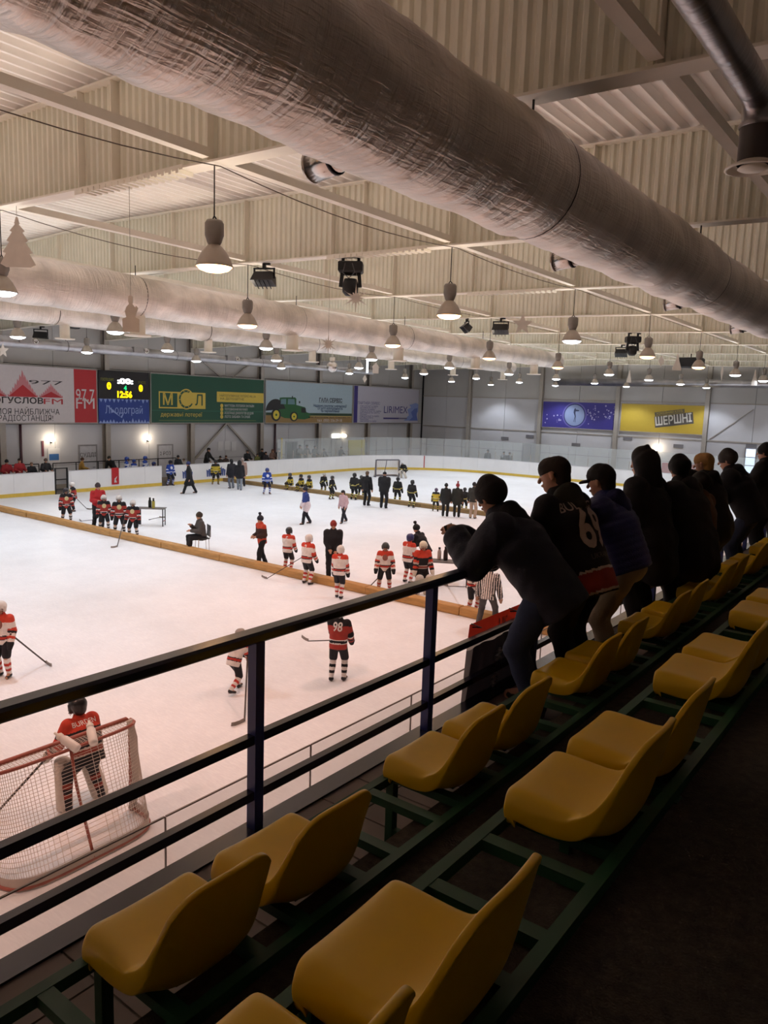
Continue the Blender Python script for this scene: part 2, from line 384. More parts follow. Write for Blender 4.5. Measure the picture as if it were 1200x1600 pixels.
for i, x in enumerate(LROWS):
    for k, Y in enumerate(FR):
        wm = (i, k) in warm_at
        r = empty('hanging_lamp', (x, Y, LZ), 0, '%s grey bell lamp, %s row from the stand, %s from the end wall' % ('warm orange glowing' if wm else 'cool white glowing', ORD[i], ORD[len(FR)-1-k]), 'lamp', 'hall lamps')
        link('housing', LM[0], r); link('reflector', LM[1], r); link('glass', LM[2 if wm else 3], r); link('hook', LM[4], r)
        c = MB(); c.tube([(0, 0, .67), (0, 0, ZB(x)-LZ)], .01, 5); c.build('cable', M_cable, r)
        lo = link('hall_light', lights['warm' if wm else 'cool'], r); lo.location = (0, 0, -.1)
        lo = link('roof_fill', lights['up_warm' if wm else 'up_cool'], r); lo.location = (0, 0, .75); lo.rotation_euler = (PI, 0, 0)  # added upward fill for the roof, not part of the lamp fitting
# globe lamps on the left wall
M_globe = mat('globe_glow', 'fff0d8', .4, emit='ffe6c0', estr=14)
for px, py in ((82, 687), (233, 685)):
    p = on_x(px, py, X_WALL+.2); r = empty('wall_globe_lamp', p, 0, 'round glowing globe lamp on the wall under the %s' % ('radio banner' if px < 100 else 'green banner'), 'lamp', 'wall globes')
    b = MB(); b.lathe([(.001, -.13), (.07, -.11), (.13, -.03), (.13, .03), (.07, .11), (.001, .13)], 14); b.build('globe', M_globe, r)
    b = MB(); b.box(-.2, -.1, -.04, .04, -.2, -.12); b.box(-.14, .0, -.03, .03, -.16, -.12); b.build('bracket', M_dark, r)
    L = bpy.data.lights.new('globe_light', 'POINT'); L.energy = 14; L.color = (1, .85, .65); L.shadow_soft_size = .13; lo = link('globe_light', L, r); lo.location = (.3, 0, 0)
p = on_y(1026, 701, Y_WALL-.25); r = empty('wall_globe_lamp', p, 0, 'round glowing globe lamp on the end wall under the yellow banner', 'lamp')
b = MB(); b.lathe([(.001, -.16), (.09, -.13), (.16, -.04), (.16, .04), (.09, .13), (.001, .16)], 14); b.build('globe', M_globe, r)
b = MB(); b.box(-.04, .04, .1, .22, -.2, -.12); b.build('bracket', M_dark, r)
L = bpy.data.lights.new('globe_light', 'POINT'); L.energy = 14; L.color = (1, .85, .65); L.shadow_soft_size = .16; lo = link('globe_light', L, r); lo.location = (0, -.35, 0)
p = on_x(525, 681, X_WALL+.045); b = MB(); b.box(-.04, .04, -.45, .45, -.14, .14); o = b.build('lit_exit_box', mat('exit_glow', 'ffffff', .4, emit='fffbe8', estr=3)); o.location = p
tag(o, 'bright lit rectangular sign box on the left wall', 'sign')
p = on_x(539, 681, X_WALL+.2); b = MB(); b.lathe([(.001, -.13), (.07, -.11), (.13, -.03), (.13, .03), (.07, .11), (.001, .13)], 14); o = b.build('wall_globe_lamp', M_globe); o.location = p; tag(o, 'round glowing globe lamp beside the lit sign box', 'lamp')

# ================================================================= ducts
def duct(name, x, z, secs, m, label, seg=56, wr=.012, step=.08, ring=None):
    r = empty(name, (x, secs[0][0], z), 0, label, 'air duct')
    y0 = secs[0][0]; rng = np.random.RandomState(int(abs(x)*10))
    for (a, b_, rr) in secs:
        ny = max(4, int((b_-a)/step)); ys = np.linspace(a, b_, ny); th = np.linspace(0, 2*PI, seg, endpoint=False)
        ringn = rng.randn(ny)*wr*.4; ringn = np.convolve(ringn, [.25, .5, .25], 'same')
        low = np.zeros((ny, seg))
        for q in range(7):
            ky = rng.uniform(.5, 5); kt = rng.randint(1, 9); low += np.sin(ys[:, None]*ky+th[None]*kt+rng.uniform(0, 6))*wr*.28
        R = rr+low+ringn[:, None]
        edge = np.minimum(1, np.minimum(ys-a, b_-ys)/.18); R = rr*.965+(R-rr*.965)*np.sqrt(np.maximum(0, edge))[:, None]
        V = np.stack([R*np.cos(th), np.repeat((ys-y0)[:, None], seg, 1), R*np.sin(th)], -1).reshape(-1, 3)
        F = [(i*seg+k, (i+1)*seg+k, (i+1)*seg+(k+1) % seg, i*seg+(k+1) % seg) for i in range(ny-1) for k in range(seg)]
        mb = MB(); mb.add(V.tolist(), F, 0, True)
        mb.add([V[k].tolist() for k in range(seg)], [tuple(range(seg))]); mb.add([V[(ny-1)*seg+k].tolist() for k in range(seg)], [tuple(reversed(range(seg)))])
        mb.build('duct_section', m, r)
    return r, y0
def strap(r, y0, Y, rad_, x, z):
    b = MB(); n = 36
    vs = [];
    for k in range(n):
        t = 2*PI*k/n
        for dy in (-.012, .012): vs.append(((rad_+.012)*math.cos(t), Y-y0+dy, (rad_+.012)*math.sin(t)))
    b.add(vs, [(2*k, 2*k+1, (2*k+3) % (2*n), (2*k+2) % (2*n)) for k in range(n)])
    b.tube([(0, Y-y0, rad_), (0, Y-y0, ZB(x)-z+.02)], .012, 6); b.build('hanger_strap', M_cable, r)
def outlet(r, pos, length, rr, m, direction):
    d = Vector(direction).normalized(); q = d.to_track_quat('Z', 'Y').to_matrix().to_4x4(); M = Matrix.Translation(pos) @ q
    b = MB(); b.lathe([(rr*.92, 0), (rr*.92, length*.45), (rr*1.0, length*.5), (rr, length), (rr*.88, length), (rr*.86, length*.2), (0.001, length*.2)], 20); o = b.build('nozzle', m, r, M)
    b = MB(); b.lathe([(rr*1.0, length*.44), (rr*1.05, length*.45), (rr*1.05, length*.5), (rr*1.0, length*.51)], 20); b.build('clamp_ring', M_dark, o); b = MB(); b.lathe([(rr*1.0, length*.96), (rr*1.05, length*.97), (rr*1.05, length), (rr*.96, length)], 20); b.build('mouth_ring', M_chrome, o)
    b = MB(); b.tube([(-rr*.8, 0, length*.7), (rr*.8, 0, length*.7)], .014, 5); b.box(-rr*.5, rr*.5, -.012, .012, length*.5, length*.55); b.build('damper', mat('damper_orange', '9a4a22', .5), o)
# big near duct
x1, z1 = -3.74, 7.43
secs = [(FR[0], FR[2], .535), (FR[2], FR[3], .52), (FR[3], FR[4], .50), (FR[4], FR[6], .46), (FR[6], FR[8], .42)]
r, y0 = duct('insulated_duct', x1, z1, secs, M_foil, 'huge foil wrapped air duct hanging above the stand railing', 72, .016, .05)
for Y in FR[1:8]: strap(r, y0, Y, .53 if Y < 8 else .51 if Y < 14 else .47, x1, z1)
for Y, rr in ((4.95, .5), (9.7, .49), (14.4, .47), (19.2, .44)):
    a = rad(212); outlet(r, (math.cos(a)*(rr-.06), Y-y0, math.sin(a)*(rr-.06)), .5, .125, M_chrome, (-1, .0, -.12))
# middle duct with round ceiling diffusers
x2, z2 = -17.7, 7.74
secs = [(FR[0], FR[3]-.9, .55), (FR[3]-.9, FR[4]-.9, .50), (FR[4]-.9, FR[5]-.9, .47), (FR[5]-.9, FR[6]-.9, .44), (FR[6]-.9, 38.5, .40)]
r, y0 = duct('insulated_duct', x2, z2, secs, M_foil, 'wide foil wrapped air duct above the middle of the ice', 48, .014, .1)
for Y in (FR[2], FR[3]-.9, FR[4]-.9, FR[5]-.9, FR[6]-.9): strap(r, y0, Y, .52 if Y < 14 else .47, x2, z2)
for k in range(5):
    Y = 12.4+5.85*k; rr = (.55, .5, .47, .44, .4)[k]
    b = MB(); b.lathe([(.2, -rr-.42), (.2, -rr+.1)], 20, c=(0, Y-y0, 0)); b.lathe([(0.001, -rr-.47), (.34, -rr-.46), (.36, -rr-.42), (.2, -rr-.42)], 24, c=(0, Y-y0, 0)); b.build('ceiling_diffuser', M_steel, r)
# duct beyond it
x3, z3 = -23.3, 7.69
r, y0 = duct('insulated_duct', x3, z3, [(FR[0], FR[4], .39), (FR[4], FR[6], .36), (FR[6], 44, .33)], M_foil, 'narrower foil wrapped air duct beyond the middle duct', 40, .012, .12)
for Y in (FR[3], FR[4], FR[5], FR[6], FR[7]): strap(r, y0, Y, .38, x3, z3)
for k in range(6):
    Y = 13.6+5.85*k
    b = MB(); b.lathe([(.16, -.78), (.16, -.33)], 16, c=(0, Y-y0, 0)); b.lathe([(0.001, -.82), (.3, -.81), (.31, -.78), (.16, -.78)], 20, c=(0, Y-y0, 0)); b.build('ceiling_diffuser', M_steel, r)
# bare spiral duct near the left wall
x4, z4 = -33.0, 7.27
r, y0 = duct('spiral_duct', x4, z4, [(FR[1], FR[4], .245), (FR[4], 33.6, .225), (33.6, 42, .17)], M_spiral, 'bare shiny spiral air duct near the left wall', 28, .003, .3)
for Y in (FR[3], FR[4], FR[5], FR[6]): strap(r, y0, Y, .24, x4, z4)
for px, py in ((57, 527), (230, 541), (372, 556)):
    p = on_x(px, py, x4+.3); b = MB(); b.lathe([(.02, -.1), (.12, -.06), (.14, 0), (.12, .08), (.1, .12), (.07, .12), (.06, .02), (.001, .02)], 14)
    M = Matrix.Translation((.24, p.y-y0, .1)) @ Vector((1, -.5, -.3)).to_track_quat('Z', 'Y').to_matrix().to_4x4(); b.build('jet_nozzle', M_chrome, r, M)
    c = MB(); c.box(.08, .3, p.y-y0-.75, p.y-y0-.2, -.02, .24); c.build('branch_box', M_spiral, r)
# spiral duct over the stand with a round diffuser
x5, z5 = -1.60, 7.74
r, y0 = duct('spiral_duct', x5, z5, [(FR[0], 6.75, .122)], M_spiral, 'bare spiral duct over the stand ending in a round diffuser', 28, .002, .12)
b = MB(); b.tube([(0, 6.7-y0, 0), (0, 6.86-y0, -.01), (0, 6.95-y0, -.08), (0, 6.97-y0, -.2)], .122, 24, cap=False); b.lathe([(.135, -.2), (.145, -.22), (.135, -.24)], 24, c=(0, 6.97-y0, 0)); b.build('elbow', M_spiral, r)
b = MB(); b.lathe([(.13, -.2), (.128, -.52)], 24, c=(0, 6.97-y0, 0)); b.build('drop_pipe', mat('dark_duct', '55504f', .4, metal=.7), r)
b = MB(); b.lathe([(.13, -.5), (.215, -.54), (.22, -.555), (.2, -.56), (.17, -.53), (.13, -.52)], 28, c=(0, 6.97-y0, 0)); b.lathe([(.001, -.57), (.09, -.565), (.12, -.55), (.1, -.53), (.001, -.52)], 24, c=(0, 6.97-y0, 0)); b.build('round_diffuser', M_steel, r)
b = MB(); b.tube([(0, 2-y0, .1), (0, 2-y0, ZB(x5)-z5+.03)], .01, 5); b.tube([(0, 5.5-y0, .1), (0, 5.5-y0, ZB(x5)-z5+.03)], .01, 5); b.build('hanger_rod', M_cable, r)
# pipe along the end wall
b = MB(); b.tube([(-26, Y_WALL-1.2, 7.3), (3.9, Y_WALL-1.2, 7.3)], .28, 20); tag(b.build('spiral_duct', M_spiral), 'bare round air duct running along the end wall', 'air duct')

# ================================================================= stage lights
def stage_par(loc, rz, tilt, label, group='flood lights', s=1.0):
    loc = (loc[0], loc[1], loc[2]+.018-.062*s); r = empty('flood_light', loc, rz, label, 'stage light', group)
    b = MB(); b.bar((-.24*s, 0, -.28*s), (-.24*s, 0, -.06*s), .035*s); b.bar((.24*s, 0, -.28*s), (.24*s, 0, -.06*s), .035*s); b.bar((-.26*s, 0, -.06*s), (.26*s, 0, -.06*s), .035*s); b.build('yoke', M_dark, r)
    b = MB(); b.box(-.03*s, .03*s, -.05*s, .05*s, -.06*s, .05*s); b.box(-.02*s, .14*s, -.03*s, .03*s, .02*s, .06*s); b.build('clamp', M_dark, r)
    T = Matrix.Translation((0, 0, -.28*s)) @ Matrix.Rotation(tilt, 4, 'X'); 
    b = MB(); vs = [(-.22, -.13, .1), (.22, -.13, .1), (.22, .13, .13), (-.22, .13, .13), (-.26, -.17, -.16), (.26, -.17, -.16), (.26, .17, -.1), (-.26, .17, -.1)]
    b.add([tuple(c*s for c in v) for v in vs], [(0, 1, 2, 3), (7, 6, 5, 4), (4, 5, 1, 0), (5, 6, 2, 1), (6, 7, 3, 2), (7, 4, 0, 3)]); o = b.build('lamp_body', M_black, r, T)
    b = MB(); b.add([(-.23*s, -.14*s, -.152*s), (.23*s, -.14*s, -.152*s), (.23*s, .14*s, -.106*s), (-.23*s, .14*s, -.106*s)], [(3, 2, 1, 0)])
    for k in range(4): xx = (-.15+.1*k)*s; b.box(xx-.006, xx+.006, -.16*s, .16*s, -.175*s, -.15*s)
    b.build('front_glass', M_dark, o)
    return r
def moving_head(loc, rz, label, s=1.0):
    loc = (loc[0], loc[1], loc[2]+.018-.072*s); r = empty('moving_head_light', loc, rz, label, 'stage light', 'moving head lights')
    b = MB(); b.box(-.25*s, .25*s, -.16*s, .16*s, -.27*s, -.05*s, bev=.03*s); b.build('base', M_black, r)
    b = MB()
    for sx in (-.16, .16): b.box((sx-.03)*s, (sx+.03)*s, -.03*s, .03*s, -.06*s, .06*s); b.box((sx-.03)*s, (sx+.1)*s, -.02*s, .02*s, .03*s, .07*s)
    b.build('clamp', M_dark, r)
    b = MB(); b.bar((-.17*s, 0, -.27*s), (-.2*s, 0, -.55*s), .07*s); b.bar((.17*s, 0, -.27*s), (.2*s, 0, -.55*s), .07*s); b.bar((-.19*s, 0, -.29*s), (.19*s, 0, -.29*s), .06*s); b.build('yoke', M_black, r)
    b = MB(); b.lathe([(.001, -.2*s), (.1*s, -.19*s), (.16*s, -.12*s), (.165*s, .02*s), (.13*s, .14*s), (.001, .16*s)], 16, c=(0, 0, -.53*s)); o = b.build('head', M_black, r)
    b = MB(); b.tube([(-.1*s, -.16*s, -.1*s), (-.14*s, -.2*s, -.3*s), (-.02*s, -.19*s, -.4*s), (.1*s, -.18*s, -.28*s), (.04*s, -.16*s, -.1*s)], .012, 5); b.build('cable', mat('grey_cable', '55565a', .5), r)
    return r
def hang_at(px, py, k):
    p = on_y(px, py, FR[k]-.17); return Vector((p.x, p.y+.17, ZB(p.x)-.02))
p = hang_at(405, 405, 3); stage_par(p, rad(25), rad(-28), 'black flood light with yoke clamped beside the moving head light', s=1.05)
p = hang_at(541, 392, 3); moving_head(p, rad(35), 'large black moving head light clamped under a roof beam', 1.08)
p = hang_at(727, 478, 5); stage_par(p, rad(-40), rad(-45), 'small black flood light tilted down behind a warm lamp', s=.95)
p = hang_at(780, 490, 5); stage_par(p, rad(20), rad(-30), 'black flood light with open yoke beside a star ornament', s=1.15)
p = hang_at(988, 515, 6); moving_head(p, rad(35), 'small black moving head light far along the roof', 1.15)
p = hang_at(970, 536, 7); stage_par(p, rad(15), rad(-35), 'small black flood light below the far moving head light', s=1.15)
p = on_y(63, 498, FR[4]); stage_par((p.x, p.y, ZB(p.x)-.02), rad(50), rad(-20), 'black flood light above the spiral duct by the radio banner', s=1.25)
p = on_y(114, 508, FR[4]); b = MB(); b.box(-.2, .2, -.25, .25, -.16, .16, bev=.05); o = b.build('loudspeaker', M_black); o.location = p; tag(o, 'small black loudspeaker hanging over the spiral duct', 'speaker')
c = MB(); c.tube([(0, 0, .15), (0, 0, ZB(p.x)-p.z-.001)], .02, 6); c.build('hanging_rod', M_dark, o)
p = on_y(1079, 567, FR[8]); b = MB(); b.box(-.65, .65, -.35, .35, -.28, .28, bev=.08); o = b.build('fan_heater', M_black); o.location = p; tag(o, 'black fan heater unit hanging far along the roof', 'heater'); c = MB(); c.tube([(0, 0, .28), (0, 0, ZB(p.x)-p.z-.001)], .03, 6); c.build('hanging_rod', M_dark, o)

# ================================================================= hanging ornaments
M_foam = mat('white_foam', 'cfc6bb', .8, var=.05); M_thread = mat('thread', '9c948a', .7)
def ornament(name, outline, p, w, h, label, rz=rad(38), top=None, m=M_foam, cat='ornament'):
    b = MB(); b.poly([(x*w/2, y*h/2) for x, y in outline], .03)
    r = empty(name, p, rz, label, cat, 'hanging ornaments'); b.build('cutout', m, r, Matrix.Rotation(PI/2, 4, 'X'))
    t = (ZB(p.x) if top is None else top)-p.z-.001
    c = MB(); c.tube([(0, -.015, h/2*.9), (0, -.015, t)], .004, 4); c.build('thread', M_thread, r); return r
tree = []
for i, (yy, ww) in enumerate(((1, .04), (.75, .14), (.72, .09), (.45, .42), (.4, .28), (.05, .62), (0, .45), (-.4, .85), (-.45, .66), (-.88, 1.0), (-1, .7))): tree.append((ww, yy))
tree = tree+[(-x, y) for x, y in reversed(tree)]
star = [(math.sin(2*PI*k/10)*(1 if k % 2 == 0 else .42), math.cos(2*PI*k/10)*(1 if k % 2 == 0 else .42)) for k in range(10)]
flake = [(math.sin(2*PI*k/24)*(1 if k % 4 == 0 else .62 if k % 2 == 0 else .28), math.cos(2*PI*k/24)*(1 if k % 4 == 0 else .62 if k % 2 == 0 else .28)) for k in range(24)]
bear = [(.0, 1), (.2, .9), (.22, .62), (.15, .5), (.45, .3), (.5, .42), (.7, .3), (.5, .02), (.42, -.2), (.8, -.3), (.8, -1), (-.8, -1), (-.8, -.3), (-.42, -.2), (-.55, .1), (-.4, .35), (-.15, .5), (-.22, .62), (-.2, .9)]
house = [(-.7, -1), (.7, -1), (.7, .1), (.95, .1), (0, 1), (-.95, .1), (-.7, .1)]
bell = [(-.12, 1), (.12, 1), (.3, .2), (.75, -.7), (.75, -1), (-.75, -1), (-.75, -.7), (-.3, .2)]
diamond = [(0, 1), (.7, 0), (0, -1), (-.7, 0)]
def orn_y(px, py, k, name, out, w, h, label, dy=.0): 
    p = on_y(px, py, FR[k]+dy); ornament(name, out, p, w, h, label)
orn_y(28, 379, 2, 'tree_ornament', tree, .62, .86, 'flat white fir tree cutout hanging above the middle duct')
orn_y(205, 490, 2, 'gift_ornament', bear, .32, .56, 'white toy bear in a box cutout before the middle duct')
orn_y(556, 466, 3, 'snowflake_ornament', flake, .6, .6, 'pale snowflake cutout under the large moving head light')
orn_y(816, 507, 4, 'star_ornament', star, .6, .6, 'thin pale star cutout beside the black flood light')
for px, py, k, nm, ou, w_, h_, lb in ((513, 538, 3, 'snowflake_ornament', flake, .42, .5, 'pale snowflake cutout above the mirror ball'), (326, 549, 5, 'snowflake_ornament', flake, .55, .55, 'white snowflake cutout before the spiral duct above the green banner'),
        (5, 548, 3, 'star_ornament', star, .42, .5, 'white angel star cutout above the radio banner'), (587, 575, 6, 'house_ornament', house, .45, .55, 'small white house cutout near the hanging strip light'), (570, 592, 7, 'diamond_ornament', diamond, .4, .5, 'white diamond cutout above the tractor banner'),
        (1033, 564, 7, 'diamond_ornament', diamond, .4, .55, 'pale diamond cutout far along the roof'), (1058, 566, 7, 'angel_ornament', bell, .55, .75, 'pale angel cutout beside the far diamond cutout'),
        (983, 588, 8, 'angel_ornament', bell, .35, .7, 'white icicle cutout before the end wall over the blue banner'), (1179, 590, 8, 'icicle_ornament', bell, .4, .8, 'white icicle cutout hanging by the end wall duct'), (1128, 582, 8, 'icicle_ornament', diamond, .2, .9, 'thin white icicle cutout by the end wall duct')):
    orn_y(px, py, k, nm, ou, w_, h_, lb)
# mirror ball, strip light
p = on_y(519, 573, FR[5]); r = empty('mirror_ball', p, 0, 'shiny mirror ball hanging over the middle of the ice', 'mirror ball')
b = MB(); 
for i in range(8):
    for k in range(16):
        def sp_(i, k): t = PI*i/8; f = 2*PI*k/16; return (.24*math.sin(t)*math.cos(f), .24*math.sin(t)*math.sin(f), .24*math.cos(t))
        b.add([sp_(i, k), sp_(i+1, k), sp_(i+1, k+1), sp_(i, k+1)], [(0, 1, 2, 3)])
b.build('ball', M_chrome, r); b = MB(); b.tube([(0, 0, .23), (0, 0, ZB(p.x)-p.z-.001)], .012, 5); b.box(-.08, .08, -.08, .08, .24, .4); b.build('motor_and_rod', M_steel, r)
for px, s_ in ((574, 1),):
    p = on_y(px, 572, FR[6]); b = MB(); b.bar((0, 0, -.35), (0, 0, .4), .08); o = b.build('hanging_strip_light', mat('strip_glow', 'dfeaff', .4, emit='dfeaff', estr=1.6)); o.location = p; tag(o, 'upright pale strip light hanging above the tractor banner', 'light'); c = MB(); c.tube([(0, 0, .39), (0, 0, ZB(p.x)-p.z-.001)], .008, 4); c.build('thread', M_thread, o)
# ================================================================= banners on the left wall
XB = X_WALL+.45
def by(px, py=620): return on_x(px, py, XB).y
ZB0, ZB1 = 3.50, 6.53
M_frame = mat('banner_frame', '9a9590', .5)
def pm(name, col, rough=.5): return mat('print_'+name, col, rough, var=.02)
W_, R_, BK, GR, YL, BL, PU = pm('white', 'c9c2c4'), pm('red', 'b0262e'), pm('ink', '2a282c'), pm('green', '134a37'), pm('mustard', 'c9b04a'), pm('navy', '1d3a8a'), pm('violet', '332a72')
def banner(name, y0, y1, m, label, z0=ZB0, z1=ZB1):
    r = empty(name, (XB, (y0+y1)/2, z0), 0, label, 'banner')
    b = MB(); b.box(-.05, 0, -(y1-y0)/2, (y1-y0)/2, 0, z1-z0); b.build('sheet', m, r)
    b = MB(); h = (y1-y0)/2; t = .05
    for q in ((-h, h, 0, t), (-h, h, z1-z0-t, z1-z0), (-h, -h+t, t, z1-z0-t), (h-t, h, t, z1-z0-t)): b.box(-.005, .02, q[0], q[1], q[2], q[3])
    b.build('frame', M_frame, r)
    return r, (y1-y0), (z1-z0)
def shape(name, pts, m, parent, e=.004):
    b = MB(); b.poly(pts, .002, FX((e, 0, 0))); return b.build(name, m, parent)
def rect(name, x0, x1, y0, y1, m, parent, e=.004): return shape(name, [(x0, y0), (x1, y0), (x1, y1), (x0, y1)], m, parent, e)
def circ(cx, cy, r, a0=0, a1=360, n=28, ry=None): return [(cx+r*math.cos(rad(a0+(a1-a0)*k/n)), cy+(ry or r)*math.sin(rad(a0+(a1-a0)*k/n))) for k in range(n+(0 if a1-a0 == 360 else 1))]
def arc_band(cx, cy, r0, r1, a0, a1, n=24): return circ(cx, cy, r1, a0, a1, n)+list(reversed(circ(cx, cy, r0, a0, a1, n)))
def T(parent, txt, size, x, y, m, e=.008, **k): return text('lettering', txt, size, FX((e, x, y)), m, parent, **k)
H3 = ZB1-ZB0
# radio banner. u = offset from the banner's middle, from the picture's pixel columns
ya, yb = by(152)-9.6, by(152); r, w_, h_ = banner('radio_banner', ya, yb, W_, 'white and red radio station banner beside the scoreboard'); mid = (ya+yb)/2
U = lambda px: by(px)-mid
V = lambda py: (662-py)/95*H3
rect('red_block', U(116), U(151), .06, H3-.06, R_, r)
T(r, '97.7', .95, U(133), V(614), W_, width=(U(148)-U(119))); T(r, 'FM', .85, U(133), V(628), W_, width=(U(148)-U(119)))
PK = pm('pale_red', 'c07a80'); 
def peaks(cx, wd, ht):
    z = V(618.5)
    sk = [(cx-wd*.52, z)]
    for k in range(13):
        t = -1+2*k/12; hh = ht*(1-abs(t))**1.15; sk += [(cx+t*wd*.5-wd*.03, z+hh*.9+.06), (cx+t*wd*.5-wd*.03+.02, z+hh+.14), (cx+t*wd*.5+wd*.03, z+hh*.92+.06)]
    sk += [(cx+wd*.52, z)]; shape('skyline', sk, PK, r, .004)
    shape('hill', [(cx-wd*.5, z), (cx, z+ht*.5), (cx+wd*.5, z)], R_, r, .007)
peaks(U(36), U(58)-U(13), 1.25); peaks(U(80), U(98)-U(63), .62); peaks(U(-8), U(10)-U(-25), .6)
T(r, '977', .3, U(72), V(594.5), BK, width=U(99)-U(46)); T(r, 'БОГУСЛОВ', .42, (U(-22)+U(67))/2, V(625), BK, width=U(67)-U(-22), bold=.01); T(r, 'FM', .42, U(83), V(625.5), R_, width=U(98)-U(68))
T(r, 'МОЯ НАЙБЛИЖЧА', .42, (U(-8)+U(92))/2, V(643), BK, width=U(92)-U(-8)); T(r, 'РАДІОСТАНЦІЯ!', .42, (U(-4)+U(82))/2, V(653.5), BK, width=U(82)-U(-4))
# scoreboard
ya, yb = by(154), by(233); mid = (ya+yb)/2
r = empty('scoreboard', (XB, mid, ZB0), 0, 'electronic scoreboard with yellow digits over a blue advert', 'scoreboard'); hw = (yb-ya)/2
b = MB(); b.box(-.045, .0, -hw, hw, 1.42, H3-.02); b.build('display_case', mat('score_case', '1b1a1d', .6), r)
b = MB(); b.box(-.05, 0, -hw, hw, 0, 1.41); b.build('advert_panel', BL, r)
eY, eW, eG = mat('led_yellow', 'ffd000', emit='ffd200', estr=1.7), mat('led_white', 'ffffff', emit='ffffff', estr=1.6), mat('led_green', '20d070', emit='18c878', estr=1.0)
tY = pm('score_label', '9a9a3a')
T(r, '12:56', .5, U(194), V(610), eY, width=U(208)-U(185), bold=.02); T(r, '0', .5, U(170.5), V(595.5), eY, bold=.03); T(r, '0', .5, U(220), V(597.5), eY, bold=.03); T(r, '4', .34, U(196), V(598), eG, bold=.02); T(r, ':00:', .4, U(196), V(586), eW, width=U(209)-U(184), bold=.025)
T(r, 'ГОСПОДАРІ', .2, U(168), V(584), tY, width=U(178)-U(158)); T(r, 'ГОСТІ', .2, U(222), V(587), tY, width=U(228)-U(217))
ice_b = pm('pale_blue', '8ea2d6'); T(r, 'Льодограй', .62, U(194), V(638), ice_b, width=U(226)-U(168)); rng = random.Random(3)
for k in range(16): x = -hw+.1+k*(2*hw-.2)/15; shape('frost', [(x-.12, .02), (x, .12+rng.random()*.2), (x+.12, .02)], ice_b, r)
for k in range(12): x = -hw+.15+k*(2*hw-.3)/11; shape('frost', [(x-.1, 1.4), (x, 1.3-rng.random()*.15), (x+.1, 1.4)], ice_b, r)
shape('swoosh', [(U(165), V(628)), (U(175), V(640)), (U(190), V(652)), (U(194), V(640)), (U(188), V(650)), (U(176), V(637))], ice_b, r)
# green lottery banner
ya, yb = by(235), by(412.5); r, w_, h_ = banner('lottery_banner', ya, yb, GR, 'dark green lottery banner with a golden horseshoe emblem'); mid = (ya+yb)/2
x0, x1, zz0, zz1 = U(248), U(321), V(633), V(601)
rect('emblem_frame', x0, x1, zz0, zz1, YL, r, .004); rect('emblem_field', x0+.08, U(277), zz0+.08, zz1-.08, GR, r, .006)
cx, cz, rr = U(291), V(614.5), .52*(zz1-zz0)*1.15
shape('horseshoe_back', circ(cx, cz, rr, ry=rr*1.05), YL, r, .007); shape('horseshoe', arc_band(cx, cz, rr*.72, rr*.93, 62, 330), GR, r, .009); shape('horseshoe_inner', circ(cx+.06, cz, rr*.7), YL, r, .010)
for a in range(75, 320, 36): p_ = (cx+rr*.83*math.cos(rad(a)), cz+rr*.83*math.sin(rad(a))); shape('nail_hole', circ(p_[0], p_[1], .035, n=8), YL, r, .012)
T(r, 'М', .95, U(262), V(617), YL, e=.016, bold=.015); T(r, 'Л', .95, U(311), V(617), GR, e=.016, bold=.01); T(r, 'державні лотереї', .36, U(284), V(645), YL, width=U(318)-U(253))
zs = V(611.5); zt = V(596.5); saw = [(U(337), zt)]; rect('yellow_panel', U(338), U(412), V(618), V(597), YL, r)
for k in range(7): zc = V(618)+(V(597)-V(618))*(k+.5)/7; shape('notch', circ(U(338), zc, .05, n=8), GR, r, .006)
T(r, 'НАЙПОПУЛЯРНІШІ ЛОТЕРЕЇ MSL.UA', .2, U(372), V(605), BK, width=U(402)-U(346)); T(r, 'НА ДЕПОЗИТНЕ', .2, U(363), V(611.5), BK, width=U(383)-U(346))
for k, (t_, e_) in enumerate((('МИТТЄВА ЛОТЕРЕЯ ОНЛАЙН', 397), ('ПОПОВНЕННЯ РАХУНКУ', 387), ('РОЗІГРАШІ ДЖЕКПОТІВ ЩОДНЯ', 396), ('ЛОТО ЗАБАВА ТА ІНШЕ', 391))):
    zc = V(625.5+k*7.6); T(r, t_, .22, (U(351)+U(e_))/2, zc, W_, width=U(e_)-U(351)); shape('bullet', circ(U(346.5), zc, .13, n=12), YL, r)
rect('thin_line', U(236), U(411), V(637)-.015, V(637)+.015, pm('seam', '2c6a58'), r); rect('thin_line', U(248), U(400), V(656.5), V(655.5), pm('gold_line', '6f7a40'), r)
# tractor banner
ya, yb = by(414.5), by(551); r, w_, h_ = banner('tractor_banner', ya, yb, pm('sky', '9fb2bd'), 'pale sky banner showing a green tractor in a field'); mid = (ya+yb)/2; hw = (yb-ya)/2-.05
fld = pm('field', '8f7346'); rect('field', -hw, hw, .05, V(644), fld, r); rect('crop_line', -hw, hw, V(644), V(638), pm('hedge', '24402c'), r); rect('straw', U(483), hw, V(646), V(644), pm('straw', 'a89a60'), r, .006)
TG, TY, TD, TGl = pm('tractor_green', '1f5a30'), pm('wheel_yellow', 'cdbb3c'), pm('tyre', '1b1b1d'), pm('cab_glass', '5f8088')
shape('tractor_body', [(U(429), V(640)), (U(431), V(617)), (U(441), V(620)), (U(463), V(620)), (U(477), V(625)), (U(479), V(636)), (U(485), V(639)), (U(485), V(649)), (U(476), V(653)), (U(445), V(650))], TG, r, .006)
shape('tractor_cab', [(U(436), V(621)), (U(437), V(605)), (U(442), V(604)), (U(461), V(603)), (U(463), V(606)), (U(463), V(621))], TG, r, .008)
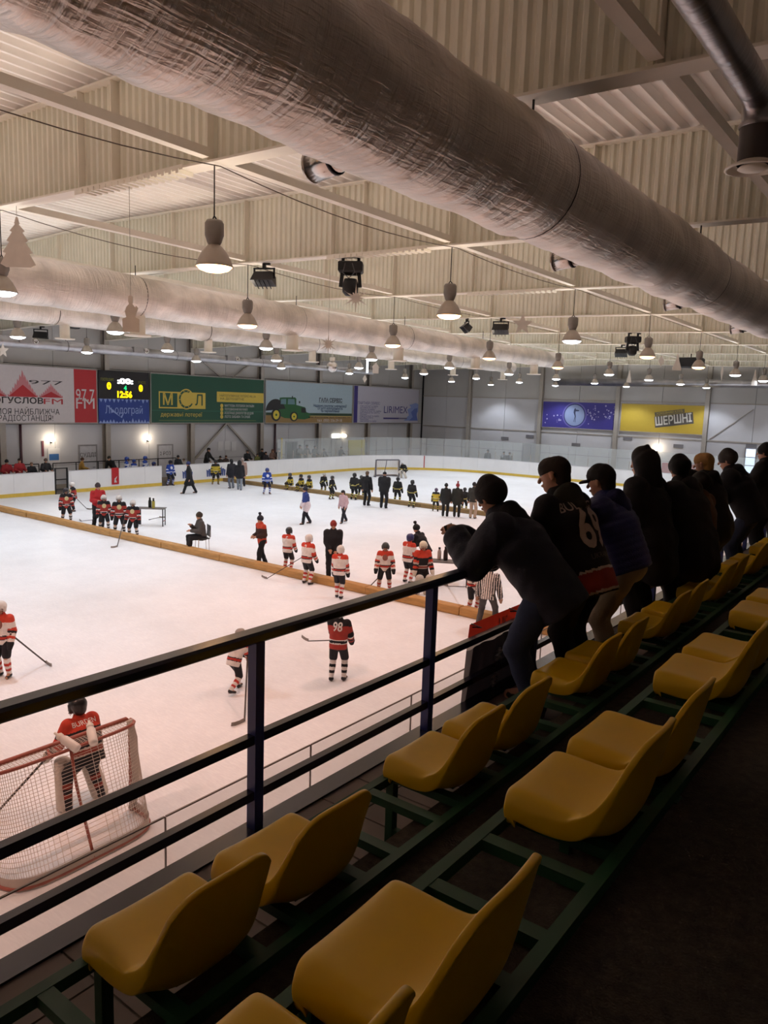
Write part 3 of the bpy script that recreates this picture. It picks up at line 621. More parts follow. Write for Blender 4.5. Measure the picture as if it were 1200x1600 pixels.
shape('cab_window', [(U(438.5), V(619)), (U(439), V(608)), (U(447), V(607)), (U(447), V(619))], TGl, r, .010); shape('cab_window', [(U(449.5), V(619)), (U(450), V(607)), (U(460), V(607)), (U(461), V(619))], TGl, r, .010)
shape('fender', circ(U(431), V(640), 1.02, 20, 170, 16), TD, r, .009)
shape('grille', [(U(471), V(626)), (U(478), V(627)), (U(478), V(638)), (U(471), V(637))], TD, r, .010); rect('exhaust', U(456), U(457.5), V(606), V(600), TD, r, .009); rect('mirror', U(467), U(469), V(616), V(611), TD, r, .009)
for px, py, rx, ry in ((431.5, 643, 7.5, 14), (459.5, 646.5, 6.2, 11)):
    a = U(px+rx)-U(px); bz = ry/95*H3
    shape('tyre', circ(U(px), V(py), a, ry=bz), TD, r, .012); shape('wheel_rim', circ(U(px+.3), V(py), a*.64, ry=bz*.72), TY, r, .014); shape('hub', circ(U(px+.3), V(py), a*.2, ry=bz*.2), TG, r, .016)
DB = pm('dark_blue', '223a5c'); T(r, 'ГАЛА СЕРВІС', .42, U(517), V(607.5), BK, width=U(535)-U(499), bold=.012); rect('underline', U(498), U(536), V(613.4), V(612.8), BK, r)
for k, t_ in enumerate(('Надаємо послуги з механізації', 'с/г робіт агропідприємств', 'та перевезення')): T(r, t_, .27, U(516.5), V(620.5+6.2*k), DB, width=(U(542)-U(490), U(536)-U(497), U(531)-U(502))[k], bold=.006)
T(r, 'м. Костопіль, вул. Степова, 14', .18, U(518), V(648), BK, width=U(548)-U(488)); T(r, 'тел. (050) 336-29-18', .3, U(516), V(655.5), W_, width=U(535)-U(496))
# lirimex banner
ya, yb = by(552.5), by(655); r, w_, h_ = banner('pharmacy_banner', ya, yb, pm('greywhite', 'b3b0bd'), 'greyish white text banner with a violet stripe and logo'); mid = (ya+yb)/2; hw = (yb-ya)/2-.05
rect('violet_stripe', -hw, U(559), .05, H3-.05, PU, r); T(r, 'ПАРТНЕР СЕРВІС', .3, U(577), V(611), PU, width=U(597)-U(563))
for k in range(10): e_ = (591, 588, 586, 596, 594, 574, 593, 584, 577, 589)[k]; T(r, ('консультації та підбір', 'доставка по місту', 'сервісна підтримка')[k % 3], .17, (U(563)+U(e_))/2, V(618+4.3*k), PU, width=U(e_)-U(563))
T(r, 'LIRIMEX', .85, U(619), V(627), PU, width=U(638)-U(601)); rect('bar', U(600), U(624), V(651), V(647), PU, r); rect('bar', U(624), U(637), V(651), V(647), pm('greyviolet', '6d6a86'), r)
PB = pm('watery_blue', '7d8fc4'); shape('blue_shape', [(U(632), V(655)), (U(640), V(640)), (U(637), V(625)), (U(643), V(618)), (U(640), V(612)), (U(650), V(606)), (U(654), V(609)), (U(654), V(630)), (U(649), V(640)), (U(652), V(655))], PB, r, .003); shape('blue_shape', [(U(640), V(655)), (U(646), V(645)), (U(643), V(632)), (U(648), V(622)), (U(653), V(620)), (U(652), V(640)), (U(654), V(655))], pm('deep_watery', '5669b0'), r, .005)

# ================================================================= banners on the end wall
YE = Y_WALL-.12
def ebanner(name, c0, c1, m, label):
    p0 = on_y(*c0, YE); p1 = on_y(*c1, YE); r = empty(name, ((p0.x+p1.x)/2, YE, p1.z), 0, label, 'banner'); hw = (p1.x-p0.x)/2; h = p0.z-p1.z
    b = MB(); b.box(-hw, hw, 0, .05, 0, h); b.build('sheet', m, r)
    b = MB()
    for q in ((-hw, hw, 0, .06), (-hw, hw, h-.06, h), (-hw, -hw+.05, .06, h-.06), (hw-.05, hw, .06, h-.06)): b.box(q[0], q[1], -.02, .005, q[2], q[3])
    b.build('frame', M_col, r); return r, hw, h
def eshape(name, pts, m, parent, e=.004): b = MB(); b.poly(pts, .002, FY((0, -e, 0))); return b.build(name, m, parent)
r, hw, h = ebanner('skating_banner', (848.5, 626), (961.5, 673.5), pm('skate_violet', '403a90'), 'violet banner with a round figure skater emblem')
cx, cz = -hw+2*hw*.45, h*.5; IB = pm('ice_blue', '8f9fc6')
eshape('glow_ring', circ(cx, cz, h*.47), pm('violet_glow', '6d68b4'), r, .004); eshape('emblem_disc', circ(cx, cz, h*.42), pm('ring_dark', '28306a'), r, .006); eshape('emblem_field', circ(cx, cz, h*.385), IB, r, .008)
s = h*.8
eshape('skater', [(cx+a*s, cz+c_*s) for a, c_ in ((-.03, -.3), (.02, -.05), (-.05, .12), (-.04, .24), (.02, .34), (.06, .26), (.22, .24), (.2, .19), (.05, .18), (.04, .1), (.07, -.04), (.06, -.32), (.04, -.32), (.035, -.08), (-.01, -.3))], pm('skater_ink', '303858'), r, .011)
rng = random.Random(5)
for k in range(60):
    sx = rng.choice((-1, 1, 1)); x = cx+sx*(h*.5+rng.random()**1.3*(hw*1.0-(.1 if sx < 0 else .25)*hw)); z = (cz-h*.12 if sx < 0 else cz+h*.1)+rng.gauss(0, h*.16)
    if abs(x) < hw-.1 and .1 < z < h-.1: q = .03+rng.random()*.05; eshape('sparkle', [(x-q, z), (x, z-q), (x+q, z), (x, z+q)], pm('sparkle', 'b9b7e0'), r, .006)
r, hw, h = ebanner('hornets_banner', (971, 629.5), (1099.5, 680.5), pm('hornet_yellow', 'c2a63a'), 'yellow team banner with slanted lettering')
M = FY((hw*.28, -.012, h*.47)) @ Matrix.Rotation(rad(9), 4, 'Z'); b = MB(); b.poly([(-1.35, -.42), (1.42, -.42), (1.42, .42), (-1.35, .42)], .002, FY((hw*.28, -.004, h*.47)) @ Matrix.Rotation(rad(9), 4, 'Z')); b.build('letter_block', pm('slate', '54504c'), r)
text('lettering', 'ШЕРШНІ', .85, M, pm('sheet_white', 'd8d6cf'), r, width=2.6, bold=.02)
b = MB(); b.poly([(-1.3, .44), (.85, .44), (.85, .72), (-1.3, .72)], .002, FY((hw*.28, -.004, h*.47)) @ Matrix.Rotation(rad(9), 4, 'Z')); b.build('letter_block', pm('slate2', '6b6450'), r)
text('lettering', 'ХОКЕЙНИЙ КЛУБ', .24, FY((hw*.28, -.012, h*.47)) @ Matrix.Rotation(rad(9), 4, 'Z') @ Matrix.Translation((-.22, .58, 0)), YL, r, width=1.9)
# doors, notices and small things on the walls
M_door = mat('door_paint', 'c2c2c8', .5); M_doorf = mat('door_frame', '8e8c90', .5)
def wall_door(px0, px1, pyt, n, lab, m=M_door, txt=None):
    p0 = on_x(px0, 700, X_WALL); p1 = on_x(px1, 700, X_WALL); zt = on_x((px0+px1)/2, pyt, X_WALL).z
    r = empty('door_%d' % n, (X_WALL, (p0.y+p1.y)/2, 0), 0, lab, None, None, 'structure'); hw = (p1.y-p0.y)/2
    b = MB(); b.box(.005, .05, -hw, hw, 0, zt); b.build('door_leaf', m, r)
    b = MB(); b.box(.005, .07, -hw-.08, -hw, 0, zt+.08); b.box(.005, .07, hw, hw+.08, 0, zt+.08); b.box(.005, .07, -hw, hw, zt, zt+.08); b.build('door_frame', M_doorf, r)
    b = MB(); b.tube([(.05, hw-.1, 1), (.11, hw-.1, 1), (.11, hw-.24, 1)], .015, 6); b.build('door_handle', M_dark, r)
    if txt: text('lettering', txt, .3, FX((.055, 0, zt-.5)), BK, r)
wall_door(124, 149, 697, 1, 'pale lettered door under the radio banner', txt='СУДДІ'); wall_door(247, 268, 696, 2, 'pale lettered door under the green banner', txt='2 РОЗ'); wall_door(447, 463, 691, 3, 'dark door under the tractor banner', M_dark); wall_door(476, 490, 689, 4, 'pale door next to the dark door'); wall_door(518, 533, 687, 5, 'pale door under the lit sign box')
p = on_x(84, 712, X_WALL); r = empty('wall_poster', (X_WALL+.02, p.y, p.z), 0, 'white notice with a blue picture under a globe lamp', 'poster'); b = MB(); b.box(-.015, .01, -.35, .35, -.4, .4); b.build('sheet', pm('paper', 'd5d5d8'), r); rect('picture', -.28, .28, -.25, .1, pm('poster_blue', '3d6fb0'), r, .014)
p = on_x(66.5, 701, X_WALL); b = MB(); b.box(0, .03, -.06, .06, -.42, .42); o = b.build('wall_thermometer', pm('maroon', '6a3040')); o.location = (X_WALL+.006, p.y, p.z); tag(o, 'narrow dark red strip sign on the left wall', 'sign')
b = MB(); p = on_x(31, 700, X_WALL); b.tube([(X_WALL+.12, p.y, 0), (X_WALL+.12, p.y, 3.45)], .07, 8); tag(b.build('drain_pipe', pm('maroon2', '4a2a34')), 'dark maroon pipe standing under the radio banner', 'pipe')
p = on_x(428, 680, X_WALL); b = MB(); b.tube([(X_WALL+.12, p.y, 0), (X_WALL+.12, p.y, 3.45)], .07, 8); tag(b.build('drain_pipe', pm('maroon2', '4a2a34')), 'dark maroon pipe standing under the tractor banner', 'pipe')
for px, py in ((344, 697), (354.5, 696), (365, 697)):
    p = on_x(px, py, X_WALL); b = MB(); b.box(0, .02, -.22, .22, -.3, .3); b.box(.02, .024, -.17, .17, .1, .2); o = b.build('wall_notice', pm('paper', 'd5d5d8')); o.location = (X_WALL+.006, p.y, p.z); tag(o, 'small white notice between the slanted braces, %s from the scoreboard' % {344: 'first', 354.5: 'second', 365: 'third'}[px], 'notice', 'wall notices')
p = on_x(557, 701, X_BOARD-.8); r = empty('yellow_sign', (X_BOARD-.8, p.y, 0), 0, 'yellow square sign behind the rink glass', 'sign'); b = MB(); b.box(-.02, .02, -1.0, 1.0, p.z-.68, p.z+.68); b.build('sign_panel', pm('sign_yellow', 'c7b62e'), r)
b = MB(); b.box(-.04, -.02, -.9, -.84, 0, p.z); b.box(-.04, -.02, .84, .9, 0, p.z); b.build('sign_post', M_dark, r)
# end-wall doors and the bright window at the right
def end_door(px0, px1, py, pyt, n, m, lab):
    p0 = on_y(px0, py, Y_WALL-.33); p1 = on_y(px1, py, Y_WALL-.33); zt = on_y(px0, pyt, Y_WALL).z
    r = empty('door_%d' % n, ((p0.x+p1.x)/2, Y_WALL, 0), 0, lab, None, None, 'structure'); hw = (p1.x-p0.x)/2
    b = MB(); b.box(-hw, hw, -.05, -.005, 0, zt); b.build('door_leaf', m, r); b = MB(); b.box(-hw-.1, -hw, -.08, -.005, 0, zt+.1); b.box(hw, hw+.1, -.08, -.005, 0, zt+.1); b.box(-hw, hw, -.08, -.005, zt, zt+.1); b.build('door_frame', M_doorf, r); return r, hw, zt
end_door(815, 836, 705, 694, 6, M_doorf, 'grey double door in the end wall under the violet banner')
r, hw, zt = end_door(1163, 1178, 720, 701, 7, mat('daylit_door_glass', 'cfe0f0', .3, emit='cfe2ff', estr=1.1), 'bright daylit glazed door at the right of the end wall')
b = MB(); 
for k in range(1, 5): b.box(-hw, hw, -.07, -.051, zt*k/5-.03, zt*k/5+.03)
b.build('glazing_bar', M_doorf, r)
for px, py in ((981, 685), (1060, 697), (828, 682), (900, 695), (789, 685), (1174, 697)):
    p = on_y(px, py, Y_WALL); b = MB(); b.box(-.35, .35, -.04, 0, -.13, .13); o = b.build('wall_vent', mat('vent_grey', '77757a', .6)); o.location = (p.x, Y_WALL-.006, p.z); tag(o, 'small grey vent plate %s' % {981: 'under the yellow banner', 1060: 'beside the end wall globe lamp', 828: 'above the grey double door', 900: 'under the violet banner', 789: 'on the end wall beyond the violet banner', 1174: 'above the daylit door'}[px], 'vent', 'end wall vents')
# ================================================================= rink boards
M_glass = glass_mat('rink_glass', (.93, .95, .95), .16, .08); M_nglass = glass_mat('near_glass', (.95, .96, .96), .05, .04)
M_red = mat('red_paint', 'b03a36', .5)
def board_path():
    """points of the board line with running length, left side then the rounded corner then the far end"""
    pts = [(X_BOARD, y) for y in np.arange(-10, 44.01, 1.5)]
    pts += [(X_BOARD+8-8*math.cos(rad(a)), 44+8*math.sin(rad(a))) for a in range(10, 91, 10)]
    pts += [(x, Y_BOARD) for x in np.arange(X_BOARD+9.5, X_NEAR-8, 1.5)]
    cx = X_NEAR-8
    pts += [(cx+8*math.sin(rad(a)), 44+8*math.cos(rad(a))) for a in range(0, 91, 10)]
    return pts
BP = board_path()
g0, g1 = on_x(86, 770, X_BOARD).y, on_x(108, 770, X_BOARD).y      # gate by the red team
h0, h1 = on_x(253, 757, X_BOARD).y, on_x(270, 757, X_BOARD).y     # open gate where blue players stand
gates = [(g0, g1), (h0, h1)]
rb = empty('rink_boards', (X_BOARD, 0, 0), 0, 'white dasher boards with yellow kick strip around the far ice', 'boards')
def seg_box(name, a, b_, z0, z1, off0, off1, m, parent, shrink=.01):
    a = Vector((*a, 0)); b_ = Vector((*b_, 0)); d = (b_-a).normalized(); nrm = Vector((d.y, -d.x, 0))   # points to the ice
    a2, b2 = a+d*shrink, b_-d*shrink; o = Vector((X_BOARD, 0, 0))
    vs = [p+nrm*k+Vector((0, 0, z))-o for z in (z0, z1) for p, k in ((a2, off0), (b2, off0), (b2, off1), (a2, off1))]
    mb = MB(); mb.add(vs, [(3, 2, 1, 0), (4, 5, 6, 7), (0, 1, 5, 4), (1, 2, 6, 5), (2, 3, 7, 6), (3, 0, 4, 7)]); return mb.build(name, m, parent)
segs = []
for a, b_ in zip(BP[:-1], BP[1:]):
    if a[0] == X_BOARD and b_[0] == X_BOARD:
        cut = [a[1], b_[1]]
        for q in gates:
            for e in q:
                if a[1] < e < b_[1]: cut.append(e)
        cut.sort()
        for c, d in zip(cut[:-1], cut[1:]):
            mid_ = (c+d)/2
            if d-c < .05 or any(q[0] < mid_ < q[1] for q in gates): continue
            segs.append(((X_BOARD, c), (X_BOARD, d)))
    else: segs.append((a, b_))
M_cap = mat('board_cap', 'c8c8cc', .4)
for a, b_ in segs:
    seg_box('board_panel', a, b_, .0, 1.15, -.08, 0, M_white, rb, .004)
    seg_box('kick_strip', a, b_, .02, .2, 0, .012, M_yellowstrip, rb, 0)
    seg_box('cap_rail', a, b_, 1.15, 1.18, -.1, .02, M_cap, rb, 0)
    mid_ = ((a[0]+b_[0])/2, (a[1]+b_[1])/2)
    if mid_[1] > 37.2:
        h = 2.55
        seg_box('glass_pane', a, b_, 1.18, h, -.05, -.038, M_glass, rb, .015); seg_box('glass_post', (a[0], a[1]), (a[0]+(b_[0]-a[0])*.03, a[1]+(b_[1]-a[1])*.03), 1.18, 1.75, -.06, -.028, M_col, rb, 0)
# red goal-line mark on the corner boards and red cloth
p = at_z(658, 735); 
for i, (a, b_) in enumerate(segs):
    if a[0] <= p.x <= b_[0] and a[1] > 40 and b_[0] > a[0]:
        t = (p.x-a[0])/(b_[0]-a[0]); q = (a[0]+(b_[0]-a[0])*t, a[1]+(b_[1]-a[1])*t); e = (q[0]+(b_[0]-a[0])*.06, q[1]+(b_[1]-a[1])*.06)
        seg_box('goal_line_mark', q, e, .2, 1.15, .002, .006, M_red, rb, 0); break
p0 = on_x(180, 760, X_BOARD); b = MB(); b.box(0, .012, -.22, .22, .3, 1.19); b.box(-.12, .012, -.22, .22, 1.19, 1.2); b.poly([(-.08, .4), (.1, .4), (.02, .55), (.12, .75), (-.05, .62)], .002, FX((.012, 0, 0)), 1)
o = b.build('hanging_scarf', [mat('red_cloth', 'b4282c', .9), W_]); o.location = (X_BOARD+.025, p0.y, 0); tag(o, 'red cloth banner hanging over the white boards', 'banner')
# printed blue emblems on the boards
for px in (293, 330, 345):
    p0 = on_x(px, 750, X_BOARD); b = MB()
    for k in range(5): b.poly([(-.35+.15*k, .35), (-.25+.15*k, .35), (-.22+.15*k, .95-.12*abs(k-2)), (-.38+.15*k, .8)], .002, FX((0, 0, 0)))
    b.poly(circ(0, .62, .2, n=10), .003, FX((0, 0, 0)))
    o = b.build('board_emblem', pm('emblem_blue', '3c4f86'), rb); o.location = (.006, p0.y, 0)
# gate of dark pipe
r = empty('pipe_gate', (X_BOARD-.05, (g0+g1)/2, 0), 0, 'dark pipe gate in the gap of the white boards', 'gate'); hw = (g1-g0)/2-.06
b = MB()
for y in (-hw, hw): b.bar((0, y, 0), (0, y, 1.35), .06)
b.build('gate_post', M_dark, r); b = MB()
for z in (.25, .75, 1.32): b.bar((0, -hw+.04, z), (0, hw-.04, z), .05)
b.build('gate_bar', M_dark, r)
b = MB(); q = on_x(440, 700, X_BOARD-.15); b.tube([(X_BOARD-.15, q.y, 0), (X_BOARD-.15, q.y, 2.6)], .06, 8); tag(b.build('padded_pole', pm('pad_yellow', 'c4aa30')), 'yellow padded pole at the start of the rink glass', 'pole')
b = MB(); b.box(X_WALL+.45, X_BOARD-.12, 8, 46, -.02, .2); struct('floor_bench', b, M_concrete, None, 'raised floor of the benches behind the boards')
# players' bench rail behind the boards
for y0_, y1_ in ((on_x(18, 740, X_BOARD).y, g0), (g1, on_x(300, 740, X_BOARD).y)):
    r = empty('bench_rail', (X_BOARD-1.5, (y0_+y1_)/2, 0), 0, 'dark pipe rail behind the players bench %s' % ('by the red jackets' if y0_ < g0 else 'by the blue players'), 'rail'); hl = (y1_-y0_)/2
    b = MB(); b.bar((0, -hl, 1.45), (0, hl, 1.45), .05); b.build('top_bar', M_dark, r)
    n = int(hl*2/1.5)+1; b = MB()
    for k in range(n+1): yy = -hl+2*hl*k/n; b.bar((0, yy, 0), (0, yy, 1.425), .04)
    b.build('rail_post', M_dark, r)
# near boards under the stand, with low glass
nb = empty('near_boards', (X_NEAR, 0, 0), 0, 'near side boards with clear low glass below the stand', 'boards')
Yj = [3.39+1.65*k for k in range(-6, 25)]
for a, b_ in zip(Yj[:-1], Yj[1:]):
    b = MB(); b.box(0, .08, a+.004, b_-.004, 0, 1.1); b.build('board_panel', M_white, nb)
    b = MB(); b.box(.03, .042, a+.006, b_-.006, 1.1, 1.98); b.build('glass_pane', M_nglass, nb)
    b = MB(); b.box(.028, .044, a+.006, b_-.006, 1.98, 1.99); b.build('glass_edge', mat('glass_edge', '6d625c', .4), nb)
    b = MB(); b.box(.028, .044, a-.004, a+.004, 1.1, 1.98); b.build('glass_joint', mat('glass_edge', '6d625c', .4), nb)
    b = MB(); b.box(-.012, 0, a, b_, .02, .2); b.build('kick_strip', M_yellowstrip, nb)
# wooden dividers across the ice
M_wood = mat('divider_wood', 'b98a4e', .6, var=.2, vscale=3, stretch=(1, 6, 6), bump=.1); M_wood2 = mat('divider_wood_dark', '8d7348', .65, var=.2, vscale=3, stretch=(1, 6, 6))
for Y, lab, m in ((16.02, 'long yellow wooden divider beam across the ice beside the white jersey team', M_wood), (31.75, 'dark wooden divider beam across the ice beside the black and yellow team', M_wood2)):
    r = empty('ice_divider', ((X_BOARD+X_NEAR)/2, Y, 0), 0, lab, 'divider'); x = X_BOARD+.1; hx = (X_BOARD+X_NEAR)/2; k = 0
    while x < X_NEAR-.2:
        x2_ = min(x+3.0, X_NEAR-.1); b = MB(); dy = random.Random(k).uniform(-.02, .02); b.box(x-hx+.008, x2_-hx-.008, -.14+dy, .14+dy, 0.003, .22, bev=.02); b.build('beam', m, r); x = x2_; k += 1
# ================================================================= goals
M_pipe = mat('goal_pipe', 'a0584a', .45); M_net = mat('goal_net', 'cfc4ba', .9); M_pad = mat('net_skirt', 'b7aaa0', .8)
def goal(loc, rz, label, cell=.045, pipe=M_pipe, pw=.03, th=.0021):
    """mouth towards +Y local, back towards -Y"""
    r = empty('hockey_goal', loc, rz, label, 'goal'); W, Hh, db, dt = .915, 1.22, .62, .2
    b = MB(); b.tube([(-W, 0, 0), (-W, 0, Hh-.06), (-W+.06, 0, Hh), (W-.06, 0, Hh), (W, 0, Hh-.06), (W, 0, 0)], pw, 10); b.build('goal_frame', pipe, r)
    def bow(d, z, n=14): return [(W*math.copysign(min(1, abs(math.cos(t))**.45), math.cos(t)), -d*abs(math.sin(t))**.5, z) for t in np.linspace(0, PI, n)]
    b = MB(); b.tube(bow(db, .03), pw*.8, 8); b.build('base_bar', pipe, r); b = MB(); b.tube(bow(dt, Hh-.02), pw*.7, 8); b.build('top_back_bar', pipe, r)
    b = MB(); b.tube([(0, -dt, Hh-.02), (0, -dt-.1, .8), (0, -db, .05)], pw*.6, 8); b.build('back_stay', pipe, r)
    b = MB(); B0 = np.array(bow(db, .05, 40)); B1 = np.array(bow(dt, Hh-.04, 40))
    nv = int(Hh/cell); 
    def surf(u, v):   # u 0..1 along bow, v 0..1 up
        i = u*39; k = min(38, int(i)); f = i-k; a = B0[k]*(1-f)+B0[k+1]*f; c = B1[k]*(1-f)+B1[k+1]*f; s = v**.8; return a*(1-s)+c*s
    L = sum(np.linalg.norm(B0[i+1]-B0[i]) for i in range(39)); nu = int(L/cell)
    b_ = MB()
    for i in range(nu+1):
        for j in range(0, nv, 3): b_.bar(surf(i/nu, j/nv), surf(i/nu, min(1, (j+3)/nv)), th*2)
    for j in range(nv+1):
        for i in range(0, nu, 2): b_.bar(surf(i/nu, j/nv), surf(min(1, (i+2)/nu), j/nv), th*2)
    nt = int(2*W/cell)
    for i in range(nt+1): x = -W+.05+(2*W-.1)*i/nt; b_.bar((x, 0, Hh), (x, -dt*(1-abs(x/W)**6*.5), Hh-.02), th*2)
    for j in range(1, 5): b_.bar((-W+.05, -dt*j/5, Hh-.005), (W-.05, -dt*j/5, Hh-.005), th*2)
    o = b_.build('netting', M_net, r); o['kind'] = 'stuff'
    b = MB(); V0 = [Vector(p) for p in bow(db+.02, .004, 30)]; V1 = [Vector((p[0], p[1]*.97, .14)) for p in bow(db+.02, .14, 30)]
    b.add(V0+V1, [(i, i+1, 30+i+1, 30+i) for i in range(29)], 0, True); b.build('skirt', M_pad, r)
    for s in (-1, 1):
        b = MB(); b.tube([(s*W, -.02, .03), (s*W*.985, -.12, .5), (s*W*.97, -.1, 1.0), (s*W*.95, -.05, Hh)], [.05, .045, .05, .04], 8); b.build('post_lacing', M_pad, r)
    return r
goal((-7.84, 4.40, 0), rad(90), 'red framed hockey goal with white net near the stand')
pf = at_z(604, 745.5); goal((pf.x, pf.y+.1, 0), rad(180+62), 'dark framed hockey goal by the far corner boards', .09, mat('far_goal_pipe', '5d5a62', .5), .045, .004)
# two white bottles lying on the goal
M_bot = mat('bottle_white', 'efe9e4', .35)
def bottle_mesh(): 
    a = MB(); a.lathe([(.001, 0), (.038, .005), (.042, .03), (.042, .16), (.03, .19), (.03, .2)], 16); c = MB(); c.lathe([(.034, .195), (.034, .225), (.014, .245), (.012, .275), (.001, .28)], 14); return a.mesh('bottle_body', M_bot), c.mesh('cap', mat('cap_white', 'e6ddd2', .4))
BA, BC = bottle_mesh()
for (dy, dx, yaw, lab) in ((.33, 0, 25, 'white squeeze bottle lying on the goal net by the goalkeeper'), (.52, 0, -22, 'white squeeze bottle beside the other on the goal net')):
    r = empty('squeeze_bottle', (-7.56+dx, 4.40+dy-.28, 1.2), 0, lab, 'bottle', 'bottles on the goal')
    M = Matrix.Rotation(rad(yaw), 4, 'Z') @ Matrix.Rotation(rad(-62), 4, 'Y') @ Matrix.Scale(1.25, 4)
    link('bottle_body', BA, r, M); link('cap', BC, r, M)
# ================================================================= spectator stand
Z1, Z2, Z3 = 3.10, 3.46, 3.82
b = MB(); b.box(-2.62, -1.66, -6, 30, 2.85, Z1); struct('floor_stand', b, M_concrete, None, 'grey concrete tier behind the blue railing')
b = MB(); b.box(-1.66, -.80, -6, 30, 2.85, Z2); struct('floor_stand_step', b, M_carpet, None, 'dark carpeted tier under the rear row of seats')
b = MB(); b.box(-.80, 4, -6, 30, 2.85, Z3); struct('floor_stand_aisle', b, M_carpet, None, 'dark carpeted aisle behind the rear seats')
b = MB(); b.box(-2.6, -2.4, -6, 30, 0, 2.85); struct('wall_stand', b, M_concrete, None, 'concrete wall carrying the stand')
# front floor tiles
tl = bpy.data.objects['floor_stand']; MT = mat('floor_tile', '7b7069', .7, var=.1, vscale=5)
b = MB(); b.box(0, .285, 0, .285, 0, .008); TM = b.mesh('tile', MT)
for i in range(3):
    for k in range(44): link('tile', TM, tl, Matrix.Translation((-2.54+i*.295, .2+k*.295, Z1)))
# railing
M_rail = mat('navy_rail', '151a35', .22, var=.1, vscale=4, coat=.3); M_post = mat('blue_post', '26357a', .4, var=.08)
XR = -2.55; PY = [.92+1.5*k for k in range(-2, 13)]
rl = empty('stand_railing', (XR, 0, Z1), 0, 'dark blue steel railing along the front of the stand', 'railing')
b = MB(); b.box(-.045, .045, -3, 19, .965, 1.02, bev=.012); b.build('top_rail', M_rail, rl)
for z in (.46, .175): b = MB(); b.box(-.022, .022, -3, 19, z, z+.045); b.build('middle_rail', M_rail, rl)
b = MB(); b.box(-.06, .06, -3, 19, -.04, .02); b.build('bottom_rail', M_rail, rl)
for y in PY: b = MB(); b.box(-.028, .028, y-.028, y+.028, .0, .97); b.build('post', M_post, rl)
# seats
M_seat = mat('yellow_seat', 'deb400', .42, var=.05, vscale=5, coat=.08); M_green = mat('green_frame', '1d4a30', .5, var=.12, vscale=8)
def seat_mesh():
    """x = depth (0 front .. + back), y = across"""
    prof = [(.03, -.075), (.008, -.055), (0, -.025), (.012, .0), (.05, .008), (.14, .002), (.24, -.006), (.31, .0), (.355, .03), (.385, .085), (.402, .16), (.414, .23), (.42, .275), (.425, .29)]
    us = [-1, -.97, -.88, -.7, -.4, 0, .4, .7, .88, .97, 1]; V = []; W = .215
    for j, (d, z) in enumerate(prof):
        for u in us:
            a = abs(u); bk = max(0, min(1, (z-.0)/.29)) if d > .3 else 0
            dd, zz = d, z
            if bk == 0 and j >= 2: zz -= (.055-.045*max(0, min(1, (d-.12)/.18)))*max(0, (a-.86)/.14)**2 - .012*max(0, 1-abs(a-.82)/.25)
            if bk > 0 or d >= .3:
                dd -= (.02+.05*(1-bk))*max(0, (a-.5)/.5)**2; zz -= .006*max(0, (a-.86)/.14)**2*(1-bk)
                zz -= .075*bk*max(0, (a-.45)/.55)**2.5
                dd += .02*(1-a*a)*bk
            if j < 3: dd += .03*a**4
            V.append((dd, u*W*(1-.14*bk**1.5), zz))
    n = len(us); F = [(i*n+k, i*n+k+1, (i+1)*n+k+1, (i+1)*n+k) for i in range(len(prof)-1) for k in range(n-1)]
    # outer shell: offset copy, thicker below, closed round the rim
    P = np.array(V).reshape(len(prof), n, 3); Q = P.copy()
    for j, (d, z) in enumerate(prof):
        A = np.abs(np.array(us))
        if d < .3: Q[j, :, 2] -= .035+.02*min(1, d/.1)+.03*max(0, (d-.1)/.2)*(1-.5*A**2); Q[j, :, 0] += .012 if j < 4 else 0
        else:
            t = min(1, max(0, (z)/.1)); Q[j, :, 0] += .022+.02*(1-t); Q[j, :, 2] -= .09*(1-t)*(1-.35*A**2)
    Q[-1, :, 2] -= .004
    VV = V+Q.reshape(-1, 3).tolist(); o = len(V); FF = [tuple(reversed(f)) for f in F]+[tuple(i+o for i in f) for f in F]
    m = len(prof); rim = [k for k in range(n)]+[j*n+n-1 for j in range(1, m)]+[(m-1)*n+k for k in range(n-2, -1, -1)]+[j*n for j in range(m-2, 0, -1)]
    for a, c in zip(rim, rim[1:]+rim[:1]): FF.append((a, c, c+o, a+o))
    mb = MB(); mb.add(VV, FF, 0, True); me = mb.mesh('shell', M_seat); return me
SM = seat_mesh()
lug = MB(); lug.box(0, .03, -.1, .1, -.085, -.05); LGM = lug.mesh('bracket', M_dark)
def put_seat(xf, y, z, label, group, jig):
    r = empty('stadium_seat', (xf, y, z), rad(random.uniform(-1.5, 1.5)) if jig else 0, label, 'seat', group)
    o = link('shell', SM, r)
    md = o.modifiers.new('smooth', 'SUBSURF'); md.levels = 1; md.render_levels = 2
    for x in (.08, .3): link('bracket', LGM, r, Matrix.Translation((x, 0, 0)))
    return r
def seat_frame(x0, x1, zt, z0, y0, y1, bars, label):
    r = empty('seat_frame', ((x0+x1)/2, y0, z0), 0, label, 'seat frame'); hx = (x1-x0)/2; z = zt-z0; L = y1-y0
    for x in (-hx, hx): b = MB(); b.box(x-.02, x+.02, 0, L, z-.04, z); b.build('long_tube', M_green, r)
    for y in bars: b = MB(); b.box(-hx+.02, hx-.02, y-y0-.025, y-y0+.025, z-.038, z-.002); b.build('cross_bar', M_green, r)
    y = .3
    while y < L:
        b = MB(); b.box(-hx-.02, -hx+.02, y-.02, y+.02, 0, z-.04); b.build('leg', M_green, r)
        b = MB(); b.box(-hx+.02, -hx+.2, y-.015, y+.015, .1, .13); b.build('stretcher', M_green, r)
        b = MB(); b.box(hx-.03, hx+.03, y-.03, y+.03, z-.05, z-.04); b.build('foot_plate', M_green, r)
        y += 1.5
_sc = {}
